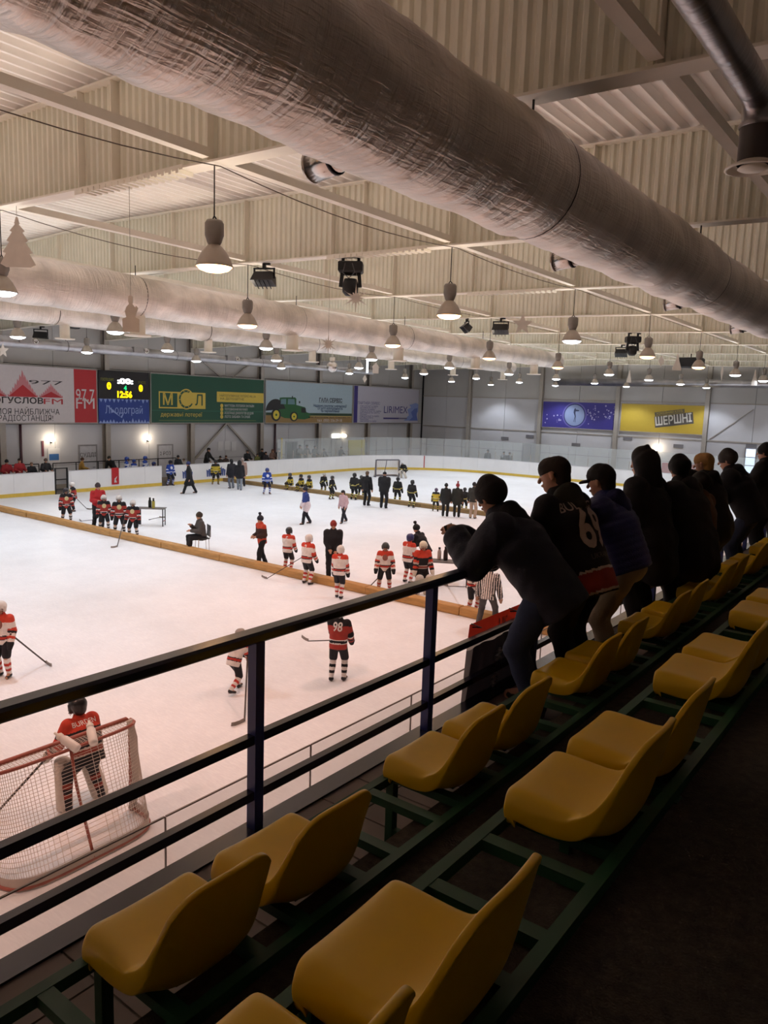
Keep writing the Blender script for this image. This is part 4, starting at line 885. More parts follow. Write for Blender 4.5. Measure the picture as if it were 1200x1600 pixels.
def seat_label(row, y):
    ys = [q for j, q in (zip(range(-3, 24), row1) if row == 'front' else zip(range(-1, 22), row2)) if j % 3 != 2 and j >= -1]
    if y < 5.1: n = len([q for q in ys if y < q < 5.1]); side = 'goal side'
    else: n = len([q for q in ys if 5.1 <= q < y]); side = 'end wall side'
    return 'yellow plastic %s row seat, %s on the %s of the flag' % (row, ORD[n], side)
# front row: A B _ C D _ ... (third place empty). y of the far edge of seat k
row1 = [1.352+.5*k for k in range(-3, 24)]
for k, y in zip(range(-3, 24), row1):
    if k % 3 == 2: continue
    if k < -1: continue
    put_seat(-1.965, y, 3.585, seat_label('front', y), 'front row seats', True)
row2 = [.835+.5*k for k in range(-1, 22)]
for k, y in zip(range(-1, 22), row2):
    if k % 3 == 2: continue
    put_seat(-1.085, y, 3.945, seat_label('rear', y), 'rear row seats', True)
seat_frame(-1.93, -1.53, 3.505, Z1, -.6, 13.5, [1.352+.5*k+d for k in range(-3, 24) for d in (-.15, .15)], 'green steel ladder frame carrying the front row of seats')
seat_frame(-1.07, -.69, 3.865, Z2, -.6, 13.5, [.835+.5*k+d for k in range(-1, 24) for d in (-.15, .15)], 'green steel ladder frame carrying the rear row of seats')
# team flag hung on the railing
def flag():
    y0, y1, zt, zb = 4.56, 5.75, 3.66, 3.07; nu, nv = 40, 16; X = XR-.085
    V = []; rows = []
    for j in range(nv+1):
        t = j/nv
        for i in range(nu+1):
            s = i/nu; y = y0-.12*t+(y1-y0+.1*t)*s; V.append((X+(.025*math.sin(s*22+t*1.5)+.012*math.sin(s*47))*t**.7, y, zt+(zb-zt)*t))
    F = []; mi = []
    for j in range(nv):
        for i in range(nu):
            F.append((j*(nu+1)+i, j*(nu+1)+i+1, (j+1)*(nu+1)+i+1, (j+1)*(nu+1)+i)); t = (j+.5)/nv; s = (i+.5)/nu
            mi.append(1 if t < .2 else 2 if t < .33 else 3 if s < .07 else 0)
    mb = MB(); mb.add(V, F, 0, True); mb.m = mi
    r = empty('team_flag', (0, 0, 0), 0, 'black flag with red and white top bands hung on the railing', 'flag')
    mb.build('cloth', [thin_cloth('flag_black', '221f22'), thin_cloth('flag_red', 'c23a28'), thin_cloth('flag_white', 'e0dad6'), thin_cloth('flag_grey', '8a8484')], r)
    text('lettering', 'UK', .1, FX((X+.045, y0+.42, zt-.06)), W_, r)
    q = MB(); q.tube([(X+.05, y0+.3+.045*math.sin(k*1.9)+k*.004, zb+.06+k*.012) for k in range(24)], .009, 5); q.build('script_mark', W_, r)
    for s in (.02, .5, .98): b = MB(); b.tube([(X+.01, y0+(y1-y0)*s, zt-.02), (XR, y0+(y1-y0)*s, zt-.01), (X, y0+(y1-y0)*s, zt+.0)], .006, 5); b.build('tie', M_dark, r)
flag()
# ================================================================= people: bodies and clothes grown as smooth blended surfaces
def nrm(v): v = np.asarray(v, float); return v/max(1e-9, np.linalg.norm(v))
class Prim:
    __slots__ = ('a', 'b', 'ra', 'rb', 'ax', 'fx', 'k')
    def __init__(s, a, b, ra, rb=None, ax=None, fx=1.0, k=.02):
        s.a = np.asarray(a, float); s.b = np.asarray(b, float); s.ra = ra; s.rb = ra if rb is None else rb; s.ax = None if ax is None else nrm(ax); s.fx = fx; s.k = k
def grow(prims, h, keep=None):
    """surface nets over the blended distance field of tapered capsules -> (verts, quads)"""
    pad = 3*h; lo = np.min([np.minimum(p.a, p.b)-max(p.ra, p.rb)*max(1, p.fx) for p in prims], 0)-pad; hi = np.max([np.maximum(p.a, p.b)+max(p.ra, p.rb)*max(1, p.fx) for p in prims], 0)+pad
    n = np.ceil((hi-lo)/h).astype(int)+1; F = np.full(n, 1.0, np.float32)
    gx = [lo[i]+h*np.arange(n[i]) for i in range(3)]
    for p in prims:
        R = max(p.ra, p.rb)*max(1, p.fx)+p.k+2.5*h
        i0 = np.maximum(0, np.floor((np.minimum(p.a, p.b)-R-lo)/h).astype(int)); i1 = np.minimum(n, np.ceil((np.maximum(p.a, p.b)+R-lo)/h).astype(int)+1)
        X = gx[0][i0[0]:i1[0], None, None]; Y = gx[1][None, i0[1]:i1[1], None]; Z = gx[2][None, None, i0[2]:i1[2]]
        ab = p.b-p.a; L2 = max(1e-12, ab@ab)
        px, py, pz = X-p.a[0], Y-p.a[1], Z-p.a[2]
        t = np.clip((px*ab[0]+py*ab[1]+pz*ab[2])/L2, 0, 1)
        dx, dy, dz = px-t*ab[0], py-t*ab[1], pz-t*ab[2]
        if p.ax is not None:
            q = dx*p.ax[0]+dy*p.ax[1]+dz*p.ax[2]; g = q*(1/p.fx-1); dx = dx+g*p.ax[0]; dy = dy+g*p.ax[1]; dz = dz+g*p.ax[2]
        d = np.sqrt(dx*dx+dy*dy+dz*dz)-(p.ra+t*(p.rb-p.ra))
        S = F[i0[0]:i1[0], i0[1]:i1[1], i0[2]:i1[2]]; k = p.k
        hh = np.maximum(k-np.abs(S-d), 0)/k; F[i0[0]:i1[0], i0[1]:i1[1], i0[2]:i1[2]] = np.minimum(S, d)-hh*hh*k*.25
    if keep is not None:
        G = keep(gx[0][:, None, None], gx[1][None, :, None], gx[2][None, None, :]); F = np.maximum(F, G.astype(np.float32))
    ins = F < 0; c = [slice(0, -1), slice(1, None)]
    cnt = np.zeros(n-1, np.int8)
    for a in (0, 1):
        for b in (0, 1):
            for e in (0, 1): cnt += ins[c[a], c[b], c[e]]
    mix = (cnt > 0) & (cnt < 8); idx = np.argwhere(mix)
    if len(idx) == 0: return np.zeros((0, 3)), np.zeros((0, 4), int)
    ids = np.full(n-1, -1, np.int64); ids[mix] = np.arange(len(idx))
    acc = np.zeros((len(idx), 3)); num = np.zeros(len(idx))
    cor = [(a, b, e) for a in (0, 1) for b in (0, 1) for e in (0, 1)]
    vals = {q: F[idx[:, 0]+q[0], idx[:, 1]+q[1], idx[:, 2]+q[2]] for q in cor}
    for q in cor:
        for ax in range(3):
            if q[ax] == 0:
                q2 = list(q); q2[ax] = 1; q2 = tuple(q2); v0, v1 = vals[q], vals[q2]; cr = (v0 < 0) != (v1 < 0)
                t = np.where(cr, v0/np.where(cr, v0-v1, 1), 0); pos = np.tile(np.array(q, float), (len(idx), 1)); pos[:, ax] += t
                acc[cr] += pos[cr]; num[cr] += 1
    V = lo+h*(idx+acc/num[:, None]); Q = []
    for ax in range(3):
        o1, o2 = [(1, 2), (2, 0), (0, 1)][ax]
        sl0 = [slice(None)]*3; sl1 = [slice(None)]*3; sl0[ax] = slice(0, -1); sl1[ax] = slice(1, None)
        a = ins[tuple(sl0)]; b = ins[tuple(sl1)]; E = np.argwhere(a != b); E = E[(E[:, o1] > 0) & (E[:, o2] > 0) & (E[:, o1] < n[o1]-1) & (E[:, o2] < n[o2]-1)]
        if not len(E): continue
        def cell(d1, d2): e = E.copy(); e[:, o1] -= d1; e[:, o2] -= d2; return ids[e[:, 0], e[:, 1], e[:, 2]]
        q = np.stack([cell(1, 1), cell(0, 1), cell(0, 0), cell(1, 0)], 1); fl = a[E[:, 0], E[:, 1], E[:, 2]]
        q[~fl] = q[~fl][:, ::-1]; Q.append(q)
    Q = np.concatenate(Q); Q = Q[(Q >= 0).all(1)]
    return V, Q
def vnormals(V, Q):
    N = np.zeros_like(V); fn = np.cross(V[Q[:, 2]]-V[Q[:, 0]], V[Q[:, 3]]-V[Q[:, 1]])
    for k in range(4): np.add.at(N, Q[:, k], fn)
    return N/np.maximum(1e-12, np.linalg.norm(N, axis=1))[:, None]
def skin(name, prims, h, mats, parent, color=None, disp=None, keep=None):
    V, Q = grow(prims, h, keep)
    if disp is not None and len(V): V = V+vnormals(V, Q)*disp(V)[:, None]
    me = bpy.data.meshes.new(name); me.from_pydata(V.tolist(), [], Q.tolist())
    for m in (mats if isinstance(mats, (list, tuple)) else [mats]): me.materials.append(m)
    if color is not None and len(Q): me.polygons.foreach_set('material_index', color(V[Q].mean(1)).astype(np.int32))
    me.polygons.foreach_set('use_smooth', np.ones(len(Q), bool)); me.update()
    return link(name, me, parent)
def ik(a, c, l1, l2, pole):
    a = np.asarray(a, float); c = np.asarray(c, float); d = c-a; L = np.linalg.norm(d); L = min(L, (l1+l2)*.999); dn = nrm(d); c = a+dn*L
    x = (l1*l1-l2*l2+L*L)/(2*L); hgt = math.sqrt(max(0, l1*l1-x*x)); p = np.asarray(pole, float); p = p-dn*(p@dn); return a+dn*x+nrm(p)*hgt, c

def skeleton(h, pose, kid=False):
    g = pose.get; J = {}; lean = rad(g('lean', 2)); side = rad(g('side', 0)); tw = rad(g('twist', 0))
    P = np.array(g('pelvis', (0, 0, .525)))*h; sd = nrm((math.sin(side), math.sin(lean), math.cos(lean)*math.cos(side)))
    lat = np.array((math.cos(tw), math.sin(tw), 0)); lat = nrm(lat-sd*(lat@sd)); fw = np.cross(sd, lat); 
    hlat = np.array((math.cos(tw*.4), math.sin(tw*.4), 0))
    J.update(P=P, sd=sd, lat=lat, fw=fw, hlat=hlat); J['C'] = P+sd*.19*h; J['N'] = P+sd*.295*h
    hp = rad(g('head_pitch', 0)); ht_ = rad(g('head_turn', 0)); up = nrm(np.array((0, math.sin(lean*.35+hp), math.cos(lean*.35+hp)))*1.0+sd*.25)
    hf = nrm(np.array((-math.sin(ht_+tw*.5), math.cos(ht_+tw*.5), 0))); hf = nrm(hf-up*(hf@up)); J['hu'] = up; J['hf'] = hf; J['hl'] = np.cross(hf, up)
    hs = g('hs', 1.15 if kid else 1.0); J['hs'] = hs*h; J['H'] = J['N']+up*(.055+.045*hs)*h+hf*.012*h
    for s, nm in ((-1, 'L'), (1, 'R')):
        S = P+sd*.272*h+lat*s*.105*h; J['S'+nm] = S
        tgt = g('hand'+nm); tgt = (S+np.array((s*.05, .03, -.315))*h) if tgt is None else np.asarray(tgt)*h
        J['E'+nm], J['W'+nm] = ik(S, tgt, .168*h, .15*h, g('elbow'+nm, (s*.5, -1, -.3)))
        Hh = P+hlat*s*.052*h-np.array((0, 0, .01*h)); J['hip'+nm] = Hh
        ft = g('foot'+nm); ft = np.array((s*.062, 0, 0)) if ft is None else np.asarray(ft); ft = ft*h; ank = ft+np.array((0, 0, .045*h))
        J['K'+nm], J['A'+nm] = ik(Hh, ank, .25*h, .24*h, g('knee'+nm, (s*.15, 1, 0))); J['toe'+nm] = nrm(g('toe'+nm, (s*.15, 1, 0)))
    return J
def hand_prims(J, s, h, fine, r=1.0, curl=.6):
    nm = 'L' if s < 0 else 'R'; W = J['W'+nm]; d = nrm(W-J['E'+nm]); up = np.array((0, 0, 1.)); sdv = nrm(np.cross(d, up)) if abs(d[2]) < .9 else J['lat']; pal = nrm(np.cross(sdv, d))
    if pal[2] > 0: pal = -pal
    o = [Prim(W, W+d*.045*h, .017*h*r, .022*h*r, sdv, 1.5, k=.01)]
    if not fine: o.append(Prim(W+d*.045*h, W+d*.085*h+pal*.02*h, .02*h*r, .014*h*r, sdv, 1.4, k=.01)); o.append(Prim(W+d*.02*h, W+d*.05*h-s*sdv*.03*h, .011*h*r, k=.008)); return o
    for i, (off, ln) in enumerate(((-.021, .040), (-.007, .046), (.007, .043), (.021, .034))):
        a = W+d*.052*h+sdv*off*h; b = a+(d*math.cos(curl)+pal*math.sin(curl))*ln*.55*h; c = b+(d*math.cos(curl*2.2)+pal*math.sin(curl*2.2))*ln*.5*h
        o += [Prim(a, b, .0056*h, .005*h, k=.004), Prim(b, c, .005*h, .0042*h, k=.004)]
    t0 = W+d*.015*h-s*sdv*.018*h*-1*0+sdv*(-s)*.02*h; t1 = t0+(d*.6+sdv*(-s)*.6+pal*.35)*.03*h; o += [Prim(t0, t1, .0075*h, .006*h, k=.005), Prim(t1, t1+nrm(d+pal*.5)*.024*h, .006*h, .0048*h, k=.004)]
    return o
def body_prims(J, h, fine=False, fat=1.0):
    P, C, N, lat, fw = J['P'], J['C'], J['N'], J['lat'], J['fw']; B = []
    B.append(Prim(P-J['sd']*.01*h, C, .062*h*fat, .066*h*fat, lat, 1.32, k=.03)); B.append(Prim(C, N-J['sd']*.03*h, .066*h*fat, .045*h, lat, 1.55, k=.03))
    B.append(Prim(N-J['sd']*.01*h, J['H']-J['hu']*.03*h, .034*h, .032*h, k=.015))
    s = J['hs']; H = J['H']; u, f, l = J['hu'], J['hf'], J['hl']
    B += [Prim(H+u*.018*s-f*.012*s, H+u*.012*s+f*.008*s, .050*s, .046*s, l, .93, k=.012), Prim(H-u*.01*s+f*.01*s, H-u*.042*s+f*.024*s, .043*s, .026*s, l, .95, k=.015)]
    B += [Prim(H+u*.006*s+f*.05*s, H-u*.014*s+f*.063*s, .006*s, .0085*s, k=.008), Prim(H-u*.032*s+f*.05*s-l*.012*s, H-u*.032*s+f*.05*s+l*.012*s, .006*s, k=.005)]
    for q in (-1, 1): B.append(Prim(H+l*q*.047*s+u*.008*s, H+l*q*.048*s-u*.014*s, .009*s, .007*s, l, .5, k=.005))
    for q, nm in ((-1, 'L'), (1, 'R')):
        B += [Prim(J['S'+nm], J['E'+nm], .030*h*fat, .025*h, k=.03), Prim(J['E'+nm], J['W'+nm], .025*h, .018*h, k=.015)]+hand_prims(J, q, h, fine)
        B += [Prim(J['hip'+nm], J['K'+nm], .05*h*fat, .034*h, k=.03), Prim(J['K'+nm], J['A'+nm], .034*h, .022*h, k=.02), Prim(J['A'+nm], J['A'+nm]+J['toe'+nm]*.09*h-np.array((0, 0, .028*h)), .024*h, .02*h, k=.02)]
    return B
def top_prims(J, h, th=.012, length=.02, arms=True, collar=.02, fat=1.0, sleeve=.012, skirt=None):
    P, C, N, lat = J['P'], J['C'], J['N'], J['lat']; th *= h; B = []
    B.append(Prim(P-J['sd']*length*h, C, .066*h*fat+th, .068*h*fat+th, lat, 1.30, k=.03)); B.append(Prim(C, N-J['sd']*.035*h, .068*h*fat+th, .047*h+th, lat, 1.55, k=.03))
    if collar: B.append(Prim(N-J['sd']*.015*h, N+J['hu']*collar*h, .046*h+th*.6, .042*h+th*.5, k=.02))
    if arms:
        for q, nm in ((-1, 'L'), (1, 'R')):
            d = nrm(J['W'+nm]-J['E'+nm]); t = sleeve*h
            B += [Prim(J['S'+nm], J['E'+nm], .034*h*fat+t, .029*h+t, k=.03), Prim(J['E'+nm], J['W'+nm]-d*.005*h, .029*h+t, .023*h+t, k=.015)]
    if skirt:
        for q, nm in ((-1, 'L'), (1, 'R')): B.append(Prim(J['hip'+nm], J['hip'+nm]+(J['K'+nm]-J['hip'+nm])*skirt, .062*h*fat+th, .062*h+th, k=.06))
        B.append(Prim(P, (J['KL']+J['KR'])/2*min(1, skirt)+P*(1-min(1, skirt)), .07*h+th, .06*h+th, lat, 1.35, k=.05))
    return B
def leg_prims(J, h, th=.008, fat=1.0, flare=0.0):
    B = [Prim(J['P']+J['sd']*.03*h, J['P']-J['sd']*.005*h, .064*h*fat, .066*h*fat, J['hlat'], 1.32, k=.03)]; th *= h
    for nm in 'LR':
        d = nrm(J['A'+nm]-J['K'+nm]); B += [Prim(J['hip'+nm], J['K'+nm], .054*h*fat+th, .038*h+th, k=.03), Prim(J['K'+nm], J['A'+nm]-d*.002*h, .038*h+th, (.027+flare)*h+th, k=.02)]
    return B
def shoe_prims(J, nm, h, r=1.0):
    A = J['A'+nm]; t = J['toe'+nm]; z = np.array((0, 0, 1.0)); lt = np.cross(t, z)
    return [Prim(A-z*.0*h, A-z*.015*h, .027*h*r, .029*h*r, k=.02), Prim(A-t*.012*h-z*.02*h, A+t*.085*h-z*.026*h, .025*h*r, .019*h*r, lt, 1.15, k=.02)]
def hem_cut(J, c):
    P, s = J['P'], J['sd']; return lambda X, Y, Z: -((X-P[0])*s[0]+(Y-P[1])*s[1]+(Z-P[2])*s[2])-c
M_skin = mat('skin', 'b98a70', .55, var=.06, vscale=20); M_eye = mat('eye_dark', '1c1512', .3)
def cmat(c, rough=.85, **k): return mat('cloth_'+c, c, rough, var=k.pop('var', .10), vscale=k.pop('vscale', 14), bump=k.pop('bump', .25), bscale=k.pop('bscale', 90), **k)
def head_gear(J, h, kind, col, parent, res, M=None):
    s = J['hs']; H = J['H']; u, f, l = J['hu'], J['hf'], J['hl']; m = M or cmat(col, .8)
    if kind == 'hair':
        return skin('hair', [Prim(H+u*.026*s-f*.018*s, H+u*.03*s+f*.012*s, .052*s, .048*s, l, .95, k=.015), Prim(H-f*.028*s-u*.02*s, H+u*.02*s-f*.024*s, .036*s, .045*s, l, 1.05, k=.015)], res*.8, m, parent, disp=lambda V: .0025*np.sin(V[:, 0]*260)*np.sin(V[:, 2]*190+V[:, 1]*120))
    if kind in ('long_hair',):
        return skin('hair', [Prim(H+u*.026*s-f*.014*s, H+u*.03*s+f*.012*s, .054*s, .05*s, k=.015), Prim(H-f*.03*s+u*.01*s, H-f*.036*s-u*.1*s, .045*s, .036*s, l, 1.3, k=.02)], res*.8, m, parent)
    if kind in ('beanie', 'pom'):
        pr = [Prim(H+u*.03*s-f*.012*s, H+u*.045*s-f*.006*s, .056*s, .046*s, k=.02), Prim(H+u*.02*s-f*.016*s, H+u*.022*s+f*.008*s, .056*s, .053*s, k=.015)]
        o = skin('knit_hat', pr, res*.8, m, parent)
        if kind == 'pom': skin('pompom', [Prim(H+u*.115*s, H+u*.117*s, .03*s, .03*s, k=.01)], res*.8, m, o, disp=lambda V: .004*np.sin(V[:, 0]*300)*np.sin(V[:, 2]*300))
        return o
    if kind == 'cap':
        o = skin('cap', [Prim(H+u*.03*s-f*.012*s, H+u*.036*s-f*.0*s, .054*s, .05*s, k=.02)], res*.8, m, parent, keep=lambda X, Y, Z: -(((X-H[0])*u[0]+(Y-H[1])*u[1]+(Z-H[2])*u[2])-.008*s))
        skin('brim', [Prim(H+u*.016*s+f*.04*s, H+u*.008*s+f*.088*s, .014*s, .010*s, l, 3.2, k=.01)], res*.6, m, o, keep=lambda X, Y, Z: np.abs((X-H[0])*u[0]+(Y-H[1])*u[1]+(Z-H[2])*u[2]-.012*s)-.008*s); return o
    if kind == 'hood':
        return skin('hood', [Prim(H+u*.02*s-f*.02*s, H+u*.035*s-f*.005*s, .066*s, .056*s, k=.03), Prim(H-f*.03*s-u*.0*s, J['N']-f*.03*h, .06*s, .06*h, l, 1.2, k=.04), Prim(H+u*.05*s-f*.02*s, H+u*.085*s-f*.035*s, .035*s, .012*s, k=.03)], res*.8, m, parent)
    if kind == 'helmet':
        o = skin('helmet', [Prim(H+u*.024*s-f*.016*s, H+u*.03*s+f*.012*s, .063*s, .058*s, l, .96, k=.02), Prim(H-f*.03*s-u*.012*s, H+u*.02*s-f*.02*s, .046*s, .055*s, l, 1.05, k=.02)]+[Prim(H+l*q*.05*s-u*.02*s, H+l*q*.052*s+u*.02*s, .018*s, .02*s, k=.01) for q in (-1, 1)], res*.8, m, parent)
        cg = MB(); 
        def pt(a, z): r_ = .066*s; return H+f*(math.cos(a)*r_+.012*s)+l*math.sin(a)*r_*.85+u*z
        for z in (.004, -.018, -.04): cg.tube([pt(a, z*s) for a in np.linspace(-1.3, 1.3, 7)], .0022*s, 4)
        for a in (-1.0, -.5, 0, .5, 1.0): cg.tube([pt(a, .02*s), pt(a, -.02*s), H+f*(math.cos(a)*.05*s+.012*s)+l*math.sin(a)*.045*s-u*.06*s], .0022*s, 4)
        cg.build('face_cage', M_dark, o); return o
def face_color(J, h):
    s = J['hs']; E = [J['H']+J['hu']*.01*s+J['hf']*.046*s+J['hl']*q*.02*s for q in (-1, 1)]; Mo = J['H']-J['hu']*.032*s+J['hf']*.054*s
    def fn(c):
        o = np.zeros(len(c));
        for e in E: o[np.linalg.norm(c-e, axis=1) < .0065*s] = 1
        return o
    return fn
def decal(me_src, target, origin, xdir, ydir, ndir, m, name, parent, off=.006, sub=0):
    """lay a flat printed shape on a garment: each vertex is dropped along -ndir on the garment's surface"""
    bv = BVHTree.FromPolygons([v.co.copy() for v in target.data.vertices], [tuple(p.vertices) for p in target.data.polygons])
    import bmesh
    bm = bmesh.new(); bm.from_mesh(me_src); bmesh.ops.triangulate(bm, faces=bm.faces)
    if sub: bmesh.ops.subdivide_edges(bm, edges=bm.edges, cuts=sub, use_grid_fill=True)
    o = Vector(origin); x = Vector(xdir); y = Vector(ydir); n = Vector(ndir).normalized()
    for v in bm.verts:
        p = o+x*v.co.x+y*v.co.y; hit = bv.ray_cast(p+n*.5, -n)
        v.co = (hit[0]+n*off) if hit[0] is not None else p
    me = bpy.data.meshes.new(name); bm.to_mesh(me); bm.free(); me.materials.clear(); me.materials.append(m); me.update(); return link(name, me, parent)
_disc = MB(); _disc.add([(math.cos(2*PI*k/14), math.sin(2*PI*k/14), 0) for k in range(14)]+[(0, 0, 0)], [(k, (k+1) % 14, 14) for k in range(14)]); DISC = _disc.mesh('disc', W_)
# ------------------------------------------------ a hockey player
KIT = {
 'red':   dict(body='a2362e', yoke='17151a', hem=('e0d8d4', '17151a'), sleeve=('a2362e', '17151a', 'e0d8d4'), pants='18171b', sock=('d8d0cc', '1a191d'), emblem='c9b98a'),
 'white': dict(body='e2d8d2', yoke='c8402c', hem=('2a2428', 'b8362a'), sleeve=('e2d8d2', 'c8402c', '2a2428'), pants='201e24', sock=('ded5cf', 'b8362a'), emblem='8a5a50'),
 'keeper': dict(body='1d1a1d', yoke='c23c26', hem=('b9aaa2', '8a3a2c'), sleeve=('1d1a1d', 'c23c26', 'b9aaa2'), pants='221d1f', sock=('2a2426', '8a3a2c'), emblem='c9bd5a', yt=.7),
 'fire':  dict(body='1a1a1c', yoke='1a1a1c', hem=('1a1a1c', 'c9bd6a'), sleeve=('1a1a1c', '1a1a1c', 'c9bd6a'), pants='17171a', sock=('1b1b1e', 'c9bd6a'), emblem='c9bd5a'),
 'yellow': dict(body='c4ad3a', yoke='1d1d20', hem=('d8d0a0', '2a2a20'), sleeve=('c4ad3a', '1d1d20', 'c4ad3a'), pants='1a1a1d', sock=('1b1b1e', 'c4ad3a'), emblem='2a2a20'),
 'blue':  dict(body='22429a', yoke='22429a', hem=('d8dce8', '22429a'), sleeve=('22429a', 'd8dce8', '22429a'), pants='16182a', sock=('22429a', 'd8dce8'), emblem='d8dce8'),
 'whiteblue': dict(body='d4dae8', yoke='2a4aa0', hem=('2a4aa0', 'd4dae8'), sleeve=('d4dae8', '2a4aa0', 'd4dae8'), pants='16182a', sock=('d4dae8', '2a4aa0'), emblem='2a4aa0'),
}
def bands(J, h, yt=.82):
    P, N = J['P'], J['N']; sd = J['sd']
    def fn(c):
        t = (c-P)@sd/(.295*h); o = np.zeros(len(c)); o[t > yt] = 1; o[(t < .2) & (t > .15)] = 2; o[(t <= .15) & (t > .04)] = 3; o[(t <= .04) & (t > 0)] = 2
        for nm in 'LR':
            for a, b, base in ((J['S'+nm], J['E'+nm], 0), (J['E'+nm], J['W'+nm], 1)):
                ab = b-a; u = np.clip((c-a)@ab/(ab@ab), 0, 1); d = np.linalg.norm(c-(a+u[:, None]*ab), axis=1); lat = np.abs((c-P)@J['lat'])
                near = (d < .062*h) & ((lat > .085*h) | (base == 1))
                s = base+u; o[near & (s > .45)] = 0; o[near & (s > .75) & (s < 1.05)] = 4; o[near & (s >= 1.05) & (s < 1.25)] = 5; o[near & (s >= 1.5) & (s < 1.75)] = 4
        return o
    return fn
def sock_color(J, h):
    def fn(c):
        o = np.zeros(len(c))
        for nm in 'LR':
            a, b = J['K'+nm], J['A'+nm]; ab = b-a; u = (c-a)@ab/(ab@ab); d = np.linalg.norm(c-(a+np.clip(u, 0, 1)[:, None]*ab), axis=1); near = d < .07*h
            o[near & (u > .28) & (u < .45)] = 1; o[near & (u > .62) & (u < .78)] = 1
        return o
    return fn
def player(loc, face, h, kit, pose, label, helmet='d8d2cc', res=.024, group=None, number=None, emblem=True, goalie=False, cat='person', gloves='17161a', hat=None, back=None):
    r = empty('person', loc, rad(face), label, cat, group); J = skeleton(h, pose, True); K = KIT[kit]
    skin('body', body_prims(J, h, False, .95), res, [M_skin, M_eye], r, color=face_color(J, h))
    fat = 1.25 if goalie else 1.1
    je = skin('jersey', top_prims(J, h, .02, .045, fat=fat, sleeve=.02), res, [cmat(K['body']), cmat(K['yoke']), cmat(K['hem'][0]), cmat(K['hem'][1]), cmat(K['sleeve'][1]), cmat(K['sleeve'][2])], r, color=bands(J, h, K.get('yt', .8)), keep=hem_cut(J, .075*h))
    pr = [Prim(J['P']+J['sd']*.03*h, J['P']-J['sd']*.02*h, .07*h, .075*h, J['hlat'], 1.3, k=.03)]
    for nm in 'LR': pr.append(Prim(J['hip'+nm], J['hip'+nm]*.12+J['K'+nm]*.88, .066*h, .056*h, k=.02))
    skin('hockey_pants', pr, res, cmat(K['pants']), r)
    pr = []
    for nm in 'LR': pr += [Prim(J['K'+nm]+(J['hip'+nm]-J['K'+nm])*.1, J['K'+nm]*.6+J['A'+nm]*.4, .045*h, .043*h, k=.01), Prim(J['K'+nm]*.6+J['A'+nm]*.4, J['A'+nm], .043*h, .031*h, k=.01)]
    skin('socks', pr, res*.9, [cmat(K['sock'][0]), cmat(K['sock'][1])], r, color=sock_color(J, h))
    for nm in 'LR':
        sk = skin('skate', shoe_prims(J, nm, h, 1.08), res*.85, mat('skate_boot', '1b1a1e', .4), r)
        A = J['A'+nm]; t = J['toe'+nm]; b = MB(); b.bar(A-t*.04*h+np.array((0, 0, .004-.045*h)), A+t*.1*h+np.array((0, 0, .004-.045*h)), .006, .03); b.build('blade', M_chrome, sk)
    for q, nm in ((-1, 'L'), (1, 'R')):
        W = J['W'+nm]; d = nrm(W-J['E'+nm]); skin('glove', [Prim(W-d*.05*h, W+d*.02*h, .036*h, .04*h, k=.02), Prim(W+d*.02*h, W+d*.07*h-np.array((0, 0, .015*h)), .038*h, .028*h, J['lat'], 1.2, k=.02)], res*.9, cmat(gloves), r)
    if hat: head_gear(J, h, hat[0], hat[1], r, res)
    else: head_gear(J, h, 'helmet', helmet, r, res, mat('helmet_'+helmet, helmet, .35, var=.05, coat=.2))
    if goalie:
        for q, nm in ((-1, 'L'), (1, 'R')):
            K_, A = J['K'+nm], J['A'+nm]; f = J['toe'+nm]; up = nrm(K_-A); lt = nrm(np.cross(up, f)); skin('leg_pad', [Prim(A+f*.045*h-up*.02*h, K_+f*.05*h+up*.1*h, .05*h, .05*h, lt, 1.5, k=.02)], res, mat('goalie_pad', 'cfc6bb', .6), r)
    C = J['C']; yax = J['sd']; 
    if emblem: decal(DISC, je, C+yax*.02*h, J['lat']*.055*h, yax*.06*h, J['fw'], cmat(K['emblem']), 'emblem', r, .008, 1)
    if number: decal(text_mesh(number, 1.0, bold=.02), je, C+yax*.035*h, J['lat']*.13*h, yax*.16*h, -J['fw'], cmat('dcd4d0'), 'number', r, .008, 2)
    if back: decal(text_mesh(back, 1.0, bold=.01), je, C+yax*.07*h, J['lat']*.055*h, yax*.06*h, -J['fw'], cmat('dcd4d0'), 'name_print', r, .008, 2)
    r['_J'] = 0; del r['_J']
    return r, J
